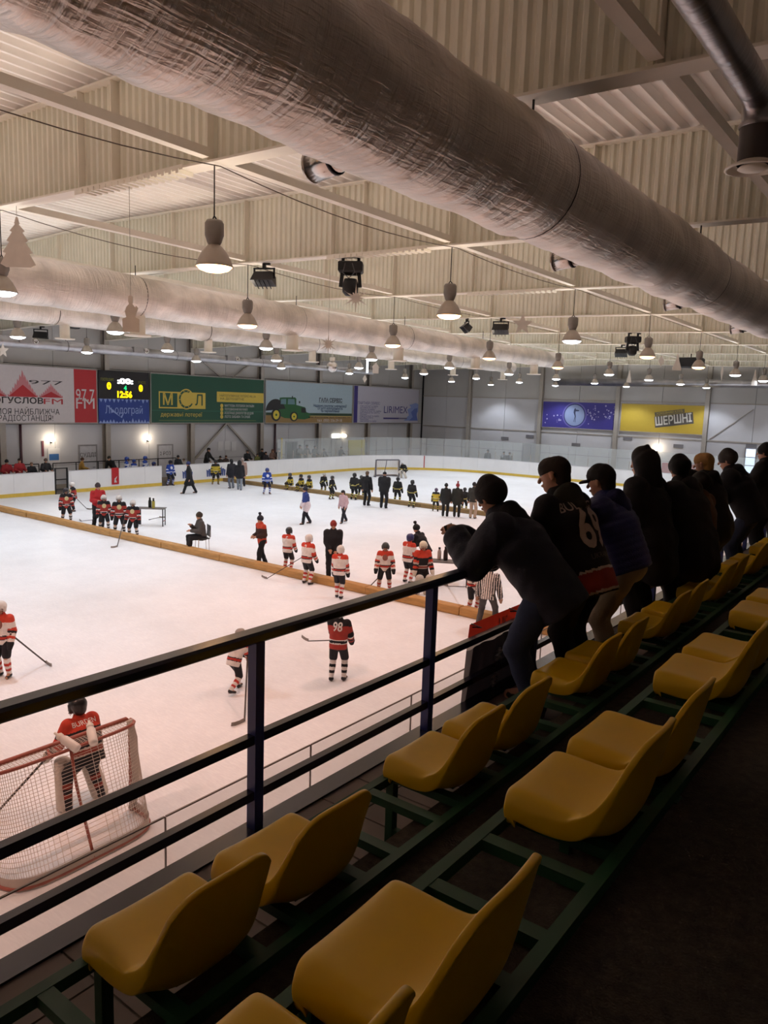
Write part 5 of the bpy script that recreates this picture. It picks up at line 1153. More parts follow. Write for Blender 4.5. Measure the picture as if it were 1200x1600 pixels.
# ------------------------------------------------ an adult (or child) in street clothes
def adult(loc, face, h, pose, label, top='16161a', legs='1a1b22', shoes='151416', head=('beanie', '1a1a1c'), res=.026, group=None, length=.05, skirt=None, fine=False, fat=1.0, th=.016, hood=None, puff=0, cat='person', gloves=None, toprough=.85, kid=False, shirt=None):
    r = empty('person', loc, rad(face), label, cat, group); J = skeleton(h, pose, kid)
    skin('body', body_prims(J, h, fine, fat), min(res, .0085) if fine else res, [M_skin, M_eye], r, color=face_color(J, h))
    sd = J['sd']; P = J['P']
    dz = (lambda V: puff*np.abs(np.sin(((V-P)@sd)*60))-puff*.5+.003*np.sin(V[:, 0]*23+V[:, 2]*17)) if puff else (lambda V: .0045*np.sin(V[:, 0]*31+V[:, 2]*19+3*np.sin(V[:, 1]*11))*np.sin(V[:, 2]*13+V[:, 1]*25)*(h/1.7))
    je = skin('jacket' if not skirt else 'coat', top_prims(J, h, th, length, fat=fat, skirt=skirt, sleeve=th), res, cmat(top, toprough) if isinstance(top, str) else top, r, disp=dz, keep=None if skirt else hem_cut(J, (length+.025)*h))
    skin('trousers', leg_prims(J, h, .008, fat, .006), res, cmat(legs), r, disp=lambda V: .003*np.sin(V[:, 2]*40+V[:, 0]*30)*(h/1.7))
    for nm in 'LR': skin('shoe', shoe_prims(J, nm, h), res*.85, mat('shoe_'+shoes, shoes, .5), r)
    if gloves:
        for nm in 'LR': W = J['W'+nm]; d = nrm(W-J['E'+nm]); skin('glove', [Prim(W-d*.02*h, W+d*.06*h, .024*h, .022*h, k=.02)], res*.8, cmat(gloves), r)
    if head:
        for hd in ([head] if isinstance(head[0], str) else head): head_gear(J, h, hd[0], hd[1], r, res)
    if hood: 
        skin('hood', [Prim(J['N']-J['fw']*.035*h-J['lat']*.035*h, J['N']-J['fw']*.035*h+J['lat']*.035*h, .038*h, .038*h, k=.03), Prim(J['N']-J['fw']*.05*h+J['sd']*.015*h, J['N']-J['fw']*.075*h-J['sd']*.05*h, .04*h, .022*h, J['lat'], 1.45, k=.03)], res*.8, cmat(hood), r)
    return r, J, je
def world(r, p): return r.matrix_world @ Vector(p) if False else Vector((r.location.x+p[0]*math.cos(r.rotation_euler.z)-p[1]*math.sin(r.rotation_euler.z), r.location.y+p[0]*math.sin(r.rotation_euler.z)+p[1]*math.cos(r.rotation_euler.z), r.location.z+p[2]))
def stick(top, blade, label, group='hockey sticks', bdir=None):
    """a hockey stick from its butt (top) to the heel on the ice (blade)"""
    top = Vector(top); blade = Vector(blade); d = (blade-top).normalized(); r = empty('hockey_stick', blade, 0, label, 'hockey stick', group); a = top-blade
    b = MB(); b.bar(a, (0, 0, .02), .028, .02); b.build('shaft', mat('stick_shaft', '3a2f2c', .5), r)
    bd = Vector(bdir) if bdir is not None else Vector((d.x, d.y, 0)); bd = Vector((bd.x, bd.y, 0)).normalized(); pts = [Vector((0, 0, .04)), bd*.1+Vector((0, 0, .03)), bd*.2+Vector((0, 0, .035)), bd*.28+Vector((0, 0, .05))]
    b = MB()
    for p, q in zip(pts[:-1], pts[1:]): b.bar(p, q, .012, .06)
    b.build('blade', mat('stick_blade', '8b8078', .6), r)
    b = MB(); b.bar(a, a*.9, .032, .026); b.build('grip_tape', mat('grip_tape', '26242a', .9), r)
    return r
# ================================================================= people on the ice
def to_cam(p): return math.degrees(math.atan2(-(0-p.x), (0-p.y)))       # yaw that looks at the camera from p
STAND = dict(lean=3)
HOLD = dict(lean=8, pelvis=(0, -.01, .51), handL=(-.12, .16, .47), handR=(.12, .14, .5), footL=(-.09, .02, 0), footR=(.09, -.02, 0))
WIDE = dict(lean=6, pelvis=(0, 0, .5), footL=(-.11, .03, 0), footR=(.11, -.03, 0), handL=(-.17, .08, .47), handR=(.17, .08, .47))
SKATE = dict(lean=22, pelvis=(0, -.04, .48), footL=(-.06, .14, 0), footR=(.07, -.2, .04), handL=(-.1, .22, .45), handR=(.1, .2, .5), toeR=(.3, 1, -.3))
def clear(p):
    for Y in (16.02, 31.75):
        if abs(p.y-Y) < .36: q = (Y+(.36 if p.y >= Y-.3 else -.40))/p.y; p = Vector((p.x*q, p.y*q, p.z))
    return p
def pl(px, py, pt, dface, kit, pose, label, helmet='d8d2cc', h=None, **k):
    p = clear(at_z(px, py)); hh = h or min(1.5, max(1.15, tall(px, py, pt))); return player((p.x, p.y, 0.012), to_cam(p)+dface, hh, kit, pose, label, helmet, **k)
def ad(px, py, pt, dface, pose, label, h=None, **k):
    p = clear(at_z(px, py)); hh = h or min(1.88, max(1.5, tall(px, py, pt))); return adult((p.x, p.y, 0.0), to_cam(p)+dface, hh, pose, label, **k)
RG = 'red jersey team by the divider'; WG = 'white jersey team by the divider'; FG = 'black and yellow team'
def two_tone(je, J, col, test):
    je.data.materials.append(cmat(col)); c = np.array([f.center[:] for f in je.data.polygons]); t = (c-J['P'])@J['sd']/np.linalg.norm(J['N']-J['P']); je.data.polygons.foreach_set('material_index', test(t).astype(np.int32))
# --- red team, left end of the near divider
pl(104, 822, 766, 10, 'red', WIDE, 'child in red jersey with dark helmet at the outer end of the red team', '2b2830', group=RG)
r, J = pl(116, 799, 754, -70, 'red', HOLD, 'child in red jersey and white helmet turned sideways with a stick', group=RG)
stick(world(r, J['WR']+np.array((0, -.03, .25))), at_z(136, 796), 'hockey stick held by the sideways red jersey child', bdir=(1, .4, 0))
ad(153, 827, 754, 20, dict(lean=6, handL=(-.1, .14, .6), handR=(.06, .16, .63), footL=(-.08, .03, 0), footR=(.08, -.03, 0)), 'coach in a red jacket and dark cap among the red team', top='b3262b', legs='1a1a20', head=('beanie', '3a2c2e'), res=.024)
pl(163, 838, 779, 5, 'red', WIDE, 'child in red jersey and white helmet right by the coach', group=RG)
r, J = pl(187, 843, 779, 0, 'red', WIDE, 'child in red jersey in the middle of the red trio holding a stick', group=RG)
stick(world(r, J['WL']+np.array((0, .05, .2))), at_z(183, 855), 'hockey stick pointing onto the near ice from the red trio', bdir=(.2, -1, 0))
pl(209, 844, 784, -15, 'red', WIDE, 'child in red jersey and white helmet nearest the small table', group=RG)
stick(at_z(147, 812, .45), at_z(127, 815), 'hockey stick lying toward the red coach', bdir=(-1, .3, 0)); 
# --- small table with bottles, seated man
M_tab = mat('table_top', '5a5450', .5)
def table(px, py, ang, label, w=1.1, d=.5, h=.72):
    p = at_z(px, py); r = empty('folding_table', p, rad(ang), label, 'table')
    b = MB(); b.box(-w/2, w/2, -d/2, d/2, h-.03, h, bev=.008); b.build('table_top', M_tab, r)
    for sx in (-1, 1):
        for sy in (-1, 1): b = MB(); b.bar((sx*(w/2-.06), sy*(d/2-.05), 0), (sx*(w/2-.06), sy*(d/2-.05), h-.03), .035); b.build('leg', M_dark, r)
        b = MB(); b.bar((sx*(w/2-.06), -d/2+.05, .2), (sx*(w/2-.06), d/2-.05, .2), .025); b.build('stretcher', mat('red_bar', '7a3434', .5), r)
    return r, p
def drink(p, col, label, s=1.0, grp='drink bottles'):
    r = empty('drink_bottle', p, 0, label, 'bottle', grp); a = MB(); a.lathe([(.001, 0), (.045*s, .004), (.05*s, .03), (.05*s, .2*s), (.03*s, .25*s), (.028*s, .27*s), (.001, .27*s)], 14); a.build('bottle_body', mat('bottle_'+col, col, .3), r); c = MB(); c.lathe([(.03*s, .265*s), (.03*s, .31*s), (.001, .315*s)], 12); c.build('cap', M_dark, r)
r, p = table(237, 821, 40, 'small dark folding table beside the red team')
drink((p.x-.1, p.y, .722), '1c2420', 'dark bottle on the table beside the red team', 1.3); drink((p.x+.06, p.y+.05, .722), 'b3a63a', 'yellow bottle on the table beside the red team', 1.25); drink((p.x+.2, p.y-.05, .722), 'a89c40', 'olive bottle on the table edge beside the red team', 1.1)
stick(at_z(233, 812, .7), at_z(249, 809), 'hockey stick leaning against the table by the red team', bdir=(1, .6, 0))
p = at_z(316, 861); fa = to_cam(p)-75
r = empty('chair', p, rad(fa), 'black chair with thin steel legs under the seated man', 'chair')
b = MB(); b.box(-.22, .22, -.2, .22, .44, .47, bev=.01); b.build('seat', M_black, r); b = MB(); b.box(-.2, .2, -.24, -.215, .5, .9, bev=.008); b.build('backrest', M_black, r)
for sx in (-1, 1):
    for sy in (-1, 1): b = MB(); b.bar((sx*.2, sy*.19, 0), (sx*.19, sy*.17, .44), .022); b.build('leg', M_chrome, r)
    b = MB(); b.bar((sx*.19, -.2, .44), (sx*.19, -.23, .75), .022); b.build('back_upright', M_chrome, r)
SIT = dict(pelvis=(0, 0, .295), lean=8, footL=(-.06, .26, 0), footR=(.06, .24, 0), handL=(-.06, .22, .42), handR=(.05, .2, .5))
adult((p.x, p.y, 0), fa, 1.76, SIT, 'man in a grey jacket and dark knit hat sitting on a chair', top='4a4644', legs='141318', head=('beanie', '3c3024'), res=.024)
ad(296, 772, 721, -90, dict(lean=4, footL=(-.05, .18, 0), footR=(.05, -.2, .02), handL=(-.13, .0, .46), handR=(.13, .05, .46)), 'woman in a long black coat and blue hat walking across the ice', top='121217', legs='14141a', head=('beanie', '2a3060'), skirt=.85, res=.03)
pl(336.5, 757, 717, 15, 'yellow', WIDE, 'child in yellow jersey standing alone by the emblem boards', '26262a', res=.032, emblem=False)
# --- white team
r, J, je = ad(409, 888, 815, -60, dict(lean=6, footL=(-.06, .1, 0), footR=(.06, -.12, 0), handL=(-.06, .14, .6), handR=(.06, .15, .6)), 'youth in orange and black jacket with a navy pompom hat', top='3a2420', legs='17171c', head=('pom', '1c2030'), h=1.62, res=.022)
two_tone(je, J, 'c0442c', lambda t: (t > .78) | (t < .12))
r, J = pl(449, 896, 827, 150, 'white', HOLD, 'child in white jersey with dark helmet seen from behind beside the pompom youth', '2a2c30', group=WG, number='5', emblem=False)
r, J = pl(479, 911, 835, 140, 'white', HOLD, 'child in white jersey and white helmet seen from behind with a stick', group=WG, number='2', emblem=False)
stick(world(r, J['WL']+np.array((0, 0, .12))), at_z(417, 905), 'pale hockey stick reaching over the wooden divider', bdir=(-1, .2, 0))
ad(519, 905, 813, 0, dict(lean=2, handL=(-.06, .11, .52), handR=(.06, .11, .54)), 'coach in a long black jacket and red knit hat', top='17151a', legs='15151b', head=('beanie', '8c2e26'), length=.12, th=.022, res=.022, fat=1.1)
pl(529, 935, 855, 165, 'white', dict(lean=8, handL=(-.14, .12, .46), handR=(.14, .12, .46), footL=(-.05, .05, 0), footR=(.05, -.04, 0)), 'child in white jersey and cream helmet standing before the black coated coach', group=WG, number='7', emblem=False)
r, J = pl(600, 924, 847, 0, 'white', WIDE, 'child in white jersey with dark helmet facing the stand with a round emblem', '3a3e3c', group=WG)
stick(world(r, J['WL']+np.array((0, .05, .2))), at_z(578, 917), 'hockey stick held by the facing white jersey child', bdir=(-1, -.3, 0))
r, J = pl(636, 911, 835, 140, 'white', HOLD, 'child in white jersey with blue helmet beside the young goalkeeper', '2c3264', group=WG, number='1', emblem=False)
pl(657, 928, 843, 20, 'keeper', dict(lean=8, pelvis=(0, 0, .5), footL=(-.1, 0, 0), footR=(.1, 0, 0), handL=(-.16, .14, .45), handR=(.17, .1, .42)), 'young goalkeeper in black and orange with white pads and cream helmet', 'd8ccb4', goalie=True, gloves='d8cec0', emblem=False)
ad(660, 902, 821, -120, dict(lean=35, pelvis=(0, -.05, .5), handL=(-.06, .3, .5), handR=(.08, .28, .5)), 'adult in black with a pompom hat bending behind the young goalkeeper', top='1a181c', legs='17171c', head=('pom', '161518'), h=1.75, res=.024)
r, p = table(697, 914, 30, 'dark folding table with bottles by the white team', 1.3, .5, .72)
drink((p.x-.28, p.y, .722), 'b9aaa4', 'clear pinkish bottle on the table by the white team', 1.15); drink((p.x-.08, p.y+.03, .722), '2a1c1c', 'dark cola bottle on the table by the white team', 1.3)
r, J = pl(737, 956, 890, 30, 'white', dict(lean=10, pelvis=(0, 0, .5), handL=(-.16, .2, .5), handR=(-.02, .2, .48), footL=(-.08, 0, 0), footR=(.08, 0, 0)), 'child in white jersey beside the striped referee', 'c8402c', h=1.38, emblem=True)
stick(world(r, J['WR']), at_z(700, 917), 'hockey stick held level by the child beside the referee', bdir=(-1, .4, 0))
# referee: striped shirt
p = at_z(760, 980)
r, J, je = adult((p.x, p.y, 0), to_cam(p)+168, 1.62, dict(lean=14, pelvis=(0, -.02, .5), footL=(-.12, -.02, 0), footR=(.11, .1, 0), handL=(-.17, .06, .46), handR=(.17, .06, .46)), 'referee in black and white striped shirt and grey trousers', top='e0d6d0', legs='4a4646', shoes='c8c0ba', head=('helmet', 'd8d2cc'), res=.018)
je.name = 'striped_shirt'; je.data.materials.append(cmat('1a181b'))
c = np.array([f.center[:] for f in je.data.polygons]); x = (c-J['P'])@J['lat']; idx = (np.sin(x*2*PI/.052) > .1).astype(np.int32); je.data.polygons.foreach_set('material_index', idx)
# --- skaters in the middle zone
r, J, je = ad(479, 819, 753, -70, dict(lean=8, footL=(-.05, .12, 0), footR=(.05, -.12, .01), handL=(-.08, .16, .5), handR=(.1, .12, .5)), 'girl skater in a blue top and white skirt carrying a bundle', top='2c3f80', legs='1a1a24', head=('beanie', '1c1e2a'), h=1.6, skirt=.5, res=.026)
two_tone(je, J, 'd9ccd2', lambda t: t < .3)
ad(537, 817, 765, -40, dict(lean=10, footL=(-.05, .15, 0), footR=(.05, -.18, .02), handL=(-.14, .1, .5), handR=(.14, .06, .5)), 'girl skater in a pale pink jacket and dark trousers', top='c9aab0', legs='1c1c26', head=('long_hair', '1a1618'), h=1.45, res=.026)
ad(362, 763, 720, -150, dict(lean=4), 'woman in a dark coat standing with two others on the ice', top='22222a', legs='6f7480', head=('long_hair', '1c1a1e'), skirt=.35, res=.034, h=1.7)
ad(374, 765.5, 722, 175, dict(lean=4, footL=(-.05, .1, 0), footR=(.06, -.1, 0)), 'person in a dark coat and pale jeans beside the dark coated woman', top='1c1c22', legs='8a929c', head=('hood', '1a1a20'), skirt=.3, res=.034, h=1.7)
ad(379, 760, 717, -160, dict(lean=3), 'woman in a pinkish beige coat with a pale hat', top='a08478', legs='1e1c24', head=('beanie', 'a79c98'), skirt=.6, res=.034, h=1.7)
pl(416.5, 772, 731, 20, 'blue', WIDE, 'child in blue hockey jersey standing alone on the ice', '22387c', res=.03)
# yellow kids seated on the far divider
for px, py, lab in ((447, 766, 'child in yellow sitting on the far divider beside two others'), (457, 769, 'child in a pale yellow top sitting in the middle on the far divider'), (467, 771, 'child in orange yellow sitting on the far divider with raised knees')):
    p = at_z(px, py); player((p.x, 31.95, .012), 165, 1.3, 'yellow', dict(pelvis=(0, .02, .26), lean=12, footL=(-.08, .3, 0), footR=(.08, .28, 0), handL=(-.1, .25, .3), handR=(.1, .25, .3)), lab, '2a2a2c', res=.036, emblem=False)
for px, py, pt, df, pose, lab, hm in ((504, 770, 739, 30, dict(lean=30, pelvis=(0, -.06, .46), handL=(-.1, .25, .35), handR=(.1, .25, .38), footL=(-.08, .08, 0), footR=(.08, -.02, 0)), 'child in black jersey bending beside the far divider', 'b8b4ae'),
        (517, 780, 747, 60, HOLD, 'child in black jersey turned aside holding a stick at the far divider', '3a3530'), (552, 781, 739, 150, WIDE, 'child in black with yellow stripes at the end of the standing row', '1d1d20'),
        (563, 781, 745, 160, WIDE, 'child in black with yellow stripes partly behind the dark coach', '1d1d20'), (620, 788, 747, 165, WIDE, 'child in black with yellow stripes right of the big jacket coach', '222226'), (642, 793, 750, 150, WIDE, 'child in black with yellow stripes standing apart by the divider', '26282a')):
    r, J = pl(px, py, pt, df, 'fire', pose, lab, hm, res=.032, group=FG, emblem=False, h=min(1.45, max(1.25, tall(px, py, pt))))
    if px == 517: stick(world(r, J['WR']), at_z(527, 777), 'hockey stick of the child in black at the far divider', bdir=(1, 0, 0))
ad(572, 790, 736, 150, dict(lean=2), 'slim coach in a black suit standing on the ice', top='121216', legs='121216', head=('hair', '5a4434'), res=.03)
ad(599, 794, 737, 165, dict(lean=3, footL=(-.07, .02, 0), footR=(.07, -.02, 0), handL=(-.07, .14, .55), handR=(.07, .14, .55)), 'coach in a bulky black jacket and black cap', top='18181c', legs='17171c', head=('cap', '141416'), fat=1.2, th=.03, res=.03)
pl(680, 799, 764, 170, 'yellow', WIDE, 'child in yellow jersey with violet helmet beside the dark coats', '4a3a5a', res=.032, emblem=False)
ad(695, 807, 755, 170, dict(lean=3), 'adult in a dark green coat standing by the far divider', top='1d1f1f', legs='141416', head=('beanie', '141418'), skirt=.35, res=.03)
ad(713, 808, 755, 175, dict(lean=3), 'adult in an olive coat and red pompom hat by the far divider', top='23241f', legs='1d1d1c', head=('pom', '8a2a30'), skirt=.4, res=.03)
pl(724, 801, 767, 160, 'fire', WIDE, 'small child in dark kit beside the red pompom hat', '26262a', res=.034, emblem=False, h=1.2)
ad(738, 810, 768, 160, dict(lean=4), 'person in a dark jacket and beige trousers by the far divider', top='33332f', legs='b09a86', head=('beanie', '1c1c1e'), h=1.7, res=.03)
ad(742, 905, 822, 120, dict(lean=10), 'adult in dark clothes on the ice behind the leaning man', top='161519', legs='141418', head=('beanie', '161418'), res=.026)
p = at_z(632, 747); player((p.x, p.y, .012), to_cam(p)-40, 1.4, 'fire', dict(lean=40, pelvis=(0, -.05, .42), handL=(-.16, .25, .3), handR=(.16, .25, .3), footL=(-.14, .03, 0), footR=(.14, .03, 0)), 'goalkeeper in white pads crouching by the far goal', 'cfcfcf', res=.034, goalie=True, gloves='d8cec0', emblem=False)
pl(944, 760, 737, 0, 'fire', WIDE, 'child in black kit far down the ice behind the man in a cap', 'c0b8b0', res=.036, emblem=False, h=1.35)
# --- near ice
r, J = pl(8, 1057, 941, -30, 'white', dict(lean=6, handL=(-.15, .1, .5), handR=(.12, .16, .46), footL=(-.07, .02, 0), footR=(.07, -.02, 0)), 'child in white jersey and white helmet at the edge of the near ice', res=.016)
stick(world(r, J['WL']+np.array((0, 0, .15))), at_z(72, 1037), 'hockey stick of the white jersey child on the near ice', bdir=(1, -.15, 0))
r, J = pl(368, 1080, 981, 140, 'white', dict(SKATE, handR=(.06, .24, .44), handL=(-.08, .24, .5)), 'child in white jersey skating behind the railing post', '9a8e86', res=.016, number='4', emblem=False)
stick(world(r, J['WR']+np.array((0, -.02, .15))), at_z(382, 1128), 'hockey stick of the child skating behind the railing post', bdir=(0, -1, 0))
r, J = pl(527, 1064, 950, 168, 'red', dict(lean=6, pelvis=(0, 0, .515), footL=(-.08, -.02, 0), footR=(.08, .03, 0), handL=(-.1, .17, .5), handR=(.14, .17, .52)), 'player in red jersey number 98 seen from behind on the near ice', res=.014, number='98', emblem=False)
stick(world(r, J['WR']), at_z(482, 1003, .18), 'hockey stick of the red number 98 player', bdir=(-1, .3, 0))
# goalkeeper in front of the near goal
r, J = player((-8.35, 5.0, .012), 88, 1.5, 'keeper', dict(lean=26, pelvis=(0, -.05, .47), footL=(-.15, .02, 0), footR=(.15, .02, 0), handL=(-.2, .2, .46), handR=(.22, .18, .44), head_pitch=-6), 'goalkeeper in red and black with pale leg pads before the near goal', '1e1d20', res=.014, goalie=True, gloves='bdb3a6', emblem=False, back='BURDEN')
stick(world(r, J['WL']), (-8.9, 4.1, .02), 'goalkeeper stick before the near goal', bdir=(-.2, -1, 0))
# ================================================================= people behind the left boards
def behind(px, pyhead, X, label, h=1.7, face=-90, res=.04, **k):
    q = on_x(px, pyhead-4, X); z0 = .2
    hh = min(1.85, max(1.15, q.z-.12)); pose = k.pop('pose', dict(lean=8, handL=(-.12, .2, .62), handR=(.12, .2, .62)))
    return adult((X, q.y, z0), face, hh, pose, label, res=res, **k)
for px, py, c_, l_, hd, lab in ((9, 724, '8e2026', '17171c', ('beanie', '1a1a1c'), 'spectator in a dark red jacket at the outer end of the boards'), (29, 722, '98242a', '17171c', ('hair', '2a1e1a'), 'spectator in a red jacket leaning on the white boards'), (48, 728, '1c1c22', '17171c', ('hair', '8a7060'), 'spectator in a black jacket beside the red jackets'), (70, 722, '2c2c2e', '17171c', ('beanie', '5a4a44'), 'spectator in a dark grey jacket next to the pipe gate')):
    behind(px, py, -37.5, lab, top=c_, legs=l_, head=hd)
behind(126, 721, -37.6, 'person in a mustard coat standing behind the white boards', top='94702c', legs='17171c', head=('beanie', '4a3220'), face=-20)
behind(176, 714, -37.5, 'man in black bending over behind the boards', top='141418', legs='141418', head=('hair', '1a1614'), face=-160, pose=dict(lean=40, pelvis=(0, -.05, .52)))
for px, py, kit, lab in ((196, 711, 'whiteblue', 'blue team child in pale jersey beside the bending man'), (208, 724, 'whiteblue', 'blue team child sitting low behind the boards'), (225, 714, 'whiteblue', 'blue team child in pale jersey turned to a teammate')):
    q = on_x(px, py-5, -37.5); player((-37.5, q.y, .2), -80+px % 40, min(1.5, max(1.2, q.z-.15)), kit, HOLD, lab, '2c4a9c', res=.04, emblem=False, group='blue team behind the boards')
q = at_z(261, 758); player((X_BOARD+.05, q.y, 0.0), -90, 1.5, 'blue', WIDE, 'player in dark blue standing in the open board gate', '181a2c', res=.032)
q = at_z(255, 760); player((X_BOARD-.5, q.y-.2, 0.0), -60, 1.4, 'whiteblue', WIDE, 'player in pale blue half hidden in the open board gate', '20306c', res=.034, emblem=False)
for px, py, X, c_, hd, lab in ((277, 717, -37.4, '2a2c30', ('beanie', '1c1c22'), 'spectator in dark jacket behind the walking woman'), (286, 722, -37.4, '9a9690', ('hair', '4a3a30'), 'spectator in pale grey behind the walking woman'), (343, 718, -37.4, '2a2622', ('beanie', '24201e'), 'spectator in dark brown behind the yellow child'), (352, 717, -37.4, '3a2a24', ('hair', '4a2e20'), 'spectator in brown leaning on the boards by the yellow child'),
        (385, 708, -37.4, '16161a', ('hair', '1a1614'), 'spectator in black leaning over the boards by the beige coat'), (401, 714, -37.4, '5a5c28', ('hair', '2a2018'), 'spectator in an olive green top at the boards'), (408, 706, -37.9, '1c1c20', ('hair', '1c1814'), 'taller spectator in black behind the green top'), (414, 711, -37.4, '2a2228', ('hair', '2a2020'), 'spectator in plum jacket at the boards'), (425, 707, -37.4, '7c6058', ('long_hair', '6a4a40'), 'spectator in a pinkish brown coat at the boards'), (434, 706, -37.4, '1c1e2a', ('hair', '1a1614'), 'spectator in navy at the start of the rink glass'),
        (467, 700, -38.2, '3a3c40', ('hair', '2a2622'), 'spectator in grey just behind the rink glass'), (478, 700, -38.4, '2e3034', ('hair', '2a2622'), 'broad spectator in dark grey behind the rink glass'), (491, 701, -38.2, '3a3c40', ('hair', '201c1a'), 'spectator in slate behind the rink glass'), (505, 706, -38.0, '2e3034', ('beanie', '24262a'), 'spectator sitting low behind the rink glass'), (532, 703, -38.2, '3a3a38', ('hair', '2a2622'), 'spectator near the yellow sign behind the glass')):
    behind(px, py, X, lab, top=c_, legs='1a1a20', head=hd)
behind(322, 700, -38.0, 'tall man in black leaning on the rail behind the boards', top='121215', legs='141418', head=('hair', '141210'), h=1.85, face=-60, pose=dict(lean=14, handL=(-.25, .2, .55), handR=(.2, .2, .55)))
for px, py, lab in ((763, 703, 'spectator standing behind the far boards'), (788, 706, 'first of two low spectators behind the far boards'), (797, 707, 'second of two low spectators behind the far boards')):
    q = on_y(px, py, 53.6); adult((q.x, 53.6, 0), 180, min(1.9, max(1.3, q.z+.05)), dict(lean=4), lab, top='3a3c44', legs='1c1c20', head=('hair', '241e1a'), res=.045)
p = on_y(1059, 722, 53.5); r = empty('red_bench', (p.x, 53.5, 0), 0, 'red plastic bench behind the far boards', 'bench')
b = MB(); b.box(-1.1, 1.1, -.2, .2, .42, .46); b.build('seat', M_red, r); b = MB(); b.box(-1.1, 1.1, .18, .22, .5, 1.75); b.build('backrest', M_red, r); b = MB(); b.box(-1, -.95, -.2, .2, 0, .42); b.box(.95, 1, -.2, .2, 0, .42); b.build('leg', M_dark, r)

# ================================================================= spectators on the stand
TZ = Z1
def L(face, base, w):      # world point -> local, in units of the person's height h
    c, s = math.cos(rad(face)), math.sin(rad(face)); d = Vector(w)-Vector(base); return lambda h: (np.array((d.x*c+d.y*s, -d.x*s+d.y*c, d.z))/h)
def stander(base, face, h, label, hands, pose, **k):
    for key, w in hands.items(): pose[key] = tuple(L(face, base, w)(h))
    return adult(base, face, h, pose, label, fine=True, res=k.pop('res', .013), **k)
# man leaning on the rail with both hands forward
B1 = (-2.16, 4.66, TZ)
r, J, je = stander(B1, 104, 1.80, 'man in a dark navy hooded jacket and blue jeans leaning on the railing', dict(handL=(-2.72, 4.46, 4.29), handR=(-2.74, 4.57, 4.28), footL=(-2.1, 4.58, TZ), footR=(-2.26, 4.82, TZ)),
    dict(lean=40, pelvis=(0, -.03, .51), head_pitch=4, head_turn=-20, elbowL=(-.35, 0, -1), elbowR=(.35, 0, -1)), top='131a2e', legs='2f3c5c', shoes='2a2826', head=('beanie', '0d0d10'), hood='0e1119', fat=1.12, th=.03, length=.09, toprough=.7)
q = (Vector(world(r, J['WL']))+Vector(world(r, J['WR'])))/2
ph = empty('mobile_phone', q+Vector((-.07, -.02, .05)), rad(104), 'dark phone in the hands of the leaning man', 'phone'); b = MB(); b.box(-.075, .075, -.006, .006, -.036, .036, bev=.003); b.build('phone_body', M_black, ph, Matrix.Rotation(rad(-25), 4, 'X')); b = MB(); b.box(-.068, .068, -.0075, -.0062, -.032, .032); b.build('screen', mat('phone_screen', '1a1c20', .15), ph, Matrix.Rotation(rad(-25), 4, 'X'))
# man in the black team jersey, number 69
B2 = (-2.08, 5.17, TZ)
r, J, je = stander(B2, 80, 1.84, 'man in a black team jersey numbered 69 over an olive hoodie', dict(handL=(-2.58, 5.08, 4.18), handR=(-2.58, 5.44, 4.18), footL=(-2.02, 5.09, TZ), footR=(-2.08, 5.33, TZ)),
    dict(lean=28, pelvis=(0, -.02, .52), head_turn=22, head_pitch=2), top='121116', legs='0f0f13', shoes='141316', head=('hair', '2a201a'), hood='2c2a1c', fat=1.06, th=.018, length=.08)
je.name = 'jersey'
for c_ in ('b9a59a', '8c2a1c'): je.data.materials.append(cmat(c_))
c = np.array([f.center[:] for f in je.data.polygons]); t = (c-J['P'])@J['sd']/1.84; lt = np.abs((c-J['P'])@J['lat'])/1.84
idx = np.zeros(len(c), np.int32); m_ = lt < .14; idx[m_ & (t < -.015) & (t > -.095)] = 2; idx[m_ & (t < -.008) & (t > -.018)] = 1; idx[m_ & (t < -.092) & (t > -.102)] = 1; je.data.polygons.foreach_set('material_index', idx)
mP = cmat('a8968c', bump=.1); C = J['C']; sd = J['sd']; back = -J['fw']; xr = -J['lat']*-1
hx = Vector(np.cross(sd, back)); xd = np.array(hx)
decal(text_mesh('69', 1, bold=.03), je, C-sd*.05*1.84, xd*.27, sd*.40, back, mP, 'number', r, .006, 3)
decal(text_mesh('BULLDOG', 1, bold=.012), je, C+sd*.055*1.84, xd*.085, sd*.10, back, mP, 'name_print', r, .006, 3)
decal(text_mesh('UKRAINE', 1, bold=.0), je, J['P']+sd*.035*1.84, xd*.05, sd*.055, back, cmat('5e5450'), 'small_print', r, .006, 2)
# man in a blue puffer, one foot on the rail
B3 = (-2.03, 5.80, TZ)
stander(B3, 90, 1.76, 'man in a blue puffer jacket and black cap with one foot on the railing', dict(handL=(-2.47, 5.72, 4.5), handR=(-2.5, 5.98, 4.1), footL=(-1.98, 5.74, TZ), footR=(-2.46, 6.06, 3.335)),
    dict(lean=24, pelvis=(0, -.04, .51), elbowL=(-.6, .2, -1), kneeR=(.1, 1, .6), toeR=(0, 1, 0), head_pitch=2), top='1a2260', legs='9c8c78', shoes='1c3a3c', head=[('hair', '1c1613'), ('cap', '0e0e10')], hood='1b2050', puff=.005, fat=1.05, th=.03, length=-.005, toprough=.5)
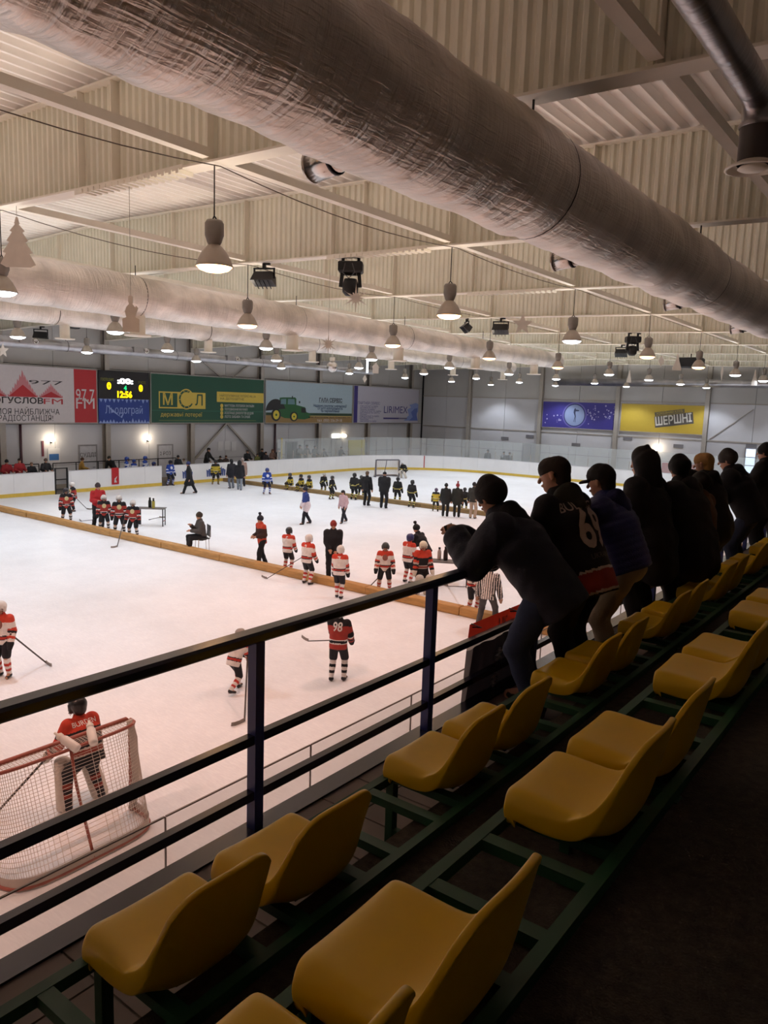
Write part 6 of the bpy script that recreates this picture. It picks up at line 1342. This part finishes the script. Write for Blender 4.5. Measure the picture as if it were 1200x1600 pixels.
# pointed black hood
B4 = (-2.17, 7.0, TZ)
stander(B4, 84, 1.80, 'person in a black coat with a pointed black hood', dict(handL=(-2.55, 6.85, 4.15), handR=(-2.55, 7.2, 4.15)), dict(lean=14, pelvis=(0, -.01, .52), head_turn=-12), top='0c0c0f', legs='0d0d10', head=('hood', '0b0b0d'), th=.026, length=.14, skirt=.35, fat=1.1)
B5 = (-1.95, 7.45, TZ)
stander(B5, 84, 1.74, 'person in a bulky black down coat beside the pointed hood', dict(handL=(-2.5, 7.35, 4.1), handR=(-2.5, 7.65, 4.1)), dict(lean=18, pelvis=(0, -.02, .52), head_turn=-35), top='0d0d10', legs='0e0e12', head=('beanie', '0c0c0e'), hood='0d0d10', th=.03, length=.12, skirt=.4, fat=1.2)
B6 = (-1.98, 8.0, TZ)
stander(B6, 85, 1.52, 'person in a long tan coat among the black coats', dict(handL=(-2.5, 7.85, 4.1), handR=(-2.5, 8.15, 4.1)), dict(lean=6, pelvis=(0, 0, .525)), top='5c4028', legs='1a1614', head=('beanie', '1c1612'), th=.024, skirt=1.15, res=.016)
B7 = (-2.14, 9.0, TZ)
stander(B7, 88, 1.70, 'person with short blond hair in a long black coat', dict(handL=(-2.48, 8.85, 4.52), handR=(-2.55, 9.15, 4.15)), dict(lean=16, pelvis=(0, -.02, .52)), top='0c0c0f', legs='14161c', head=('hair', 'b08650'), hood='0c0c0f', th=.03, skirt=.75, fat=1.1, res=.016)
B8 = (-2.03, 10.2, TZ)
stander(B8, 92, 1.78, 'person in a dark navy jacket and grey knit hat with jeans', dict(handL=(-2.55, 10.05, 4.12), handR=(-2.55, 10.4, 4.12)), dict(lean=30, pelvis=(0, -.03, .51)), top='10131a', legs='25304a', head=('beanie', '3a3838'), hood='10131a', th=.03, fat=1.1, res=.016)
B9 = (-2.12, 11.9, TZ)
stander(B9, 86, 1.72, 'person in black with a black hat at the far part of the railing', dict(handL=(-2.45, 11.75, 4.35), handR=(-2.5, 12.1, 4.1)), dict(lean=6), top='0d0d10', legs='121216', head=('beanie', '0d0d0f'), th=.028, fat=1.1, res=.018)
B10 = (-1.98, 12.5, TZ)
stander(B10, 86, 1.84, 'person in dark clothes with a red and white striped knit hat', dict(handL=(-2.4, 12.2, 4.2), handR=(-2.5, 12.6, 4.1)), dict(lean=6), top='151318', legs='121216', head=('pom', '8a2028'), th=.028, fat=1.1, hood='6a1a22', res=.018)
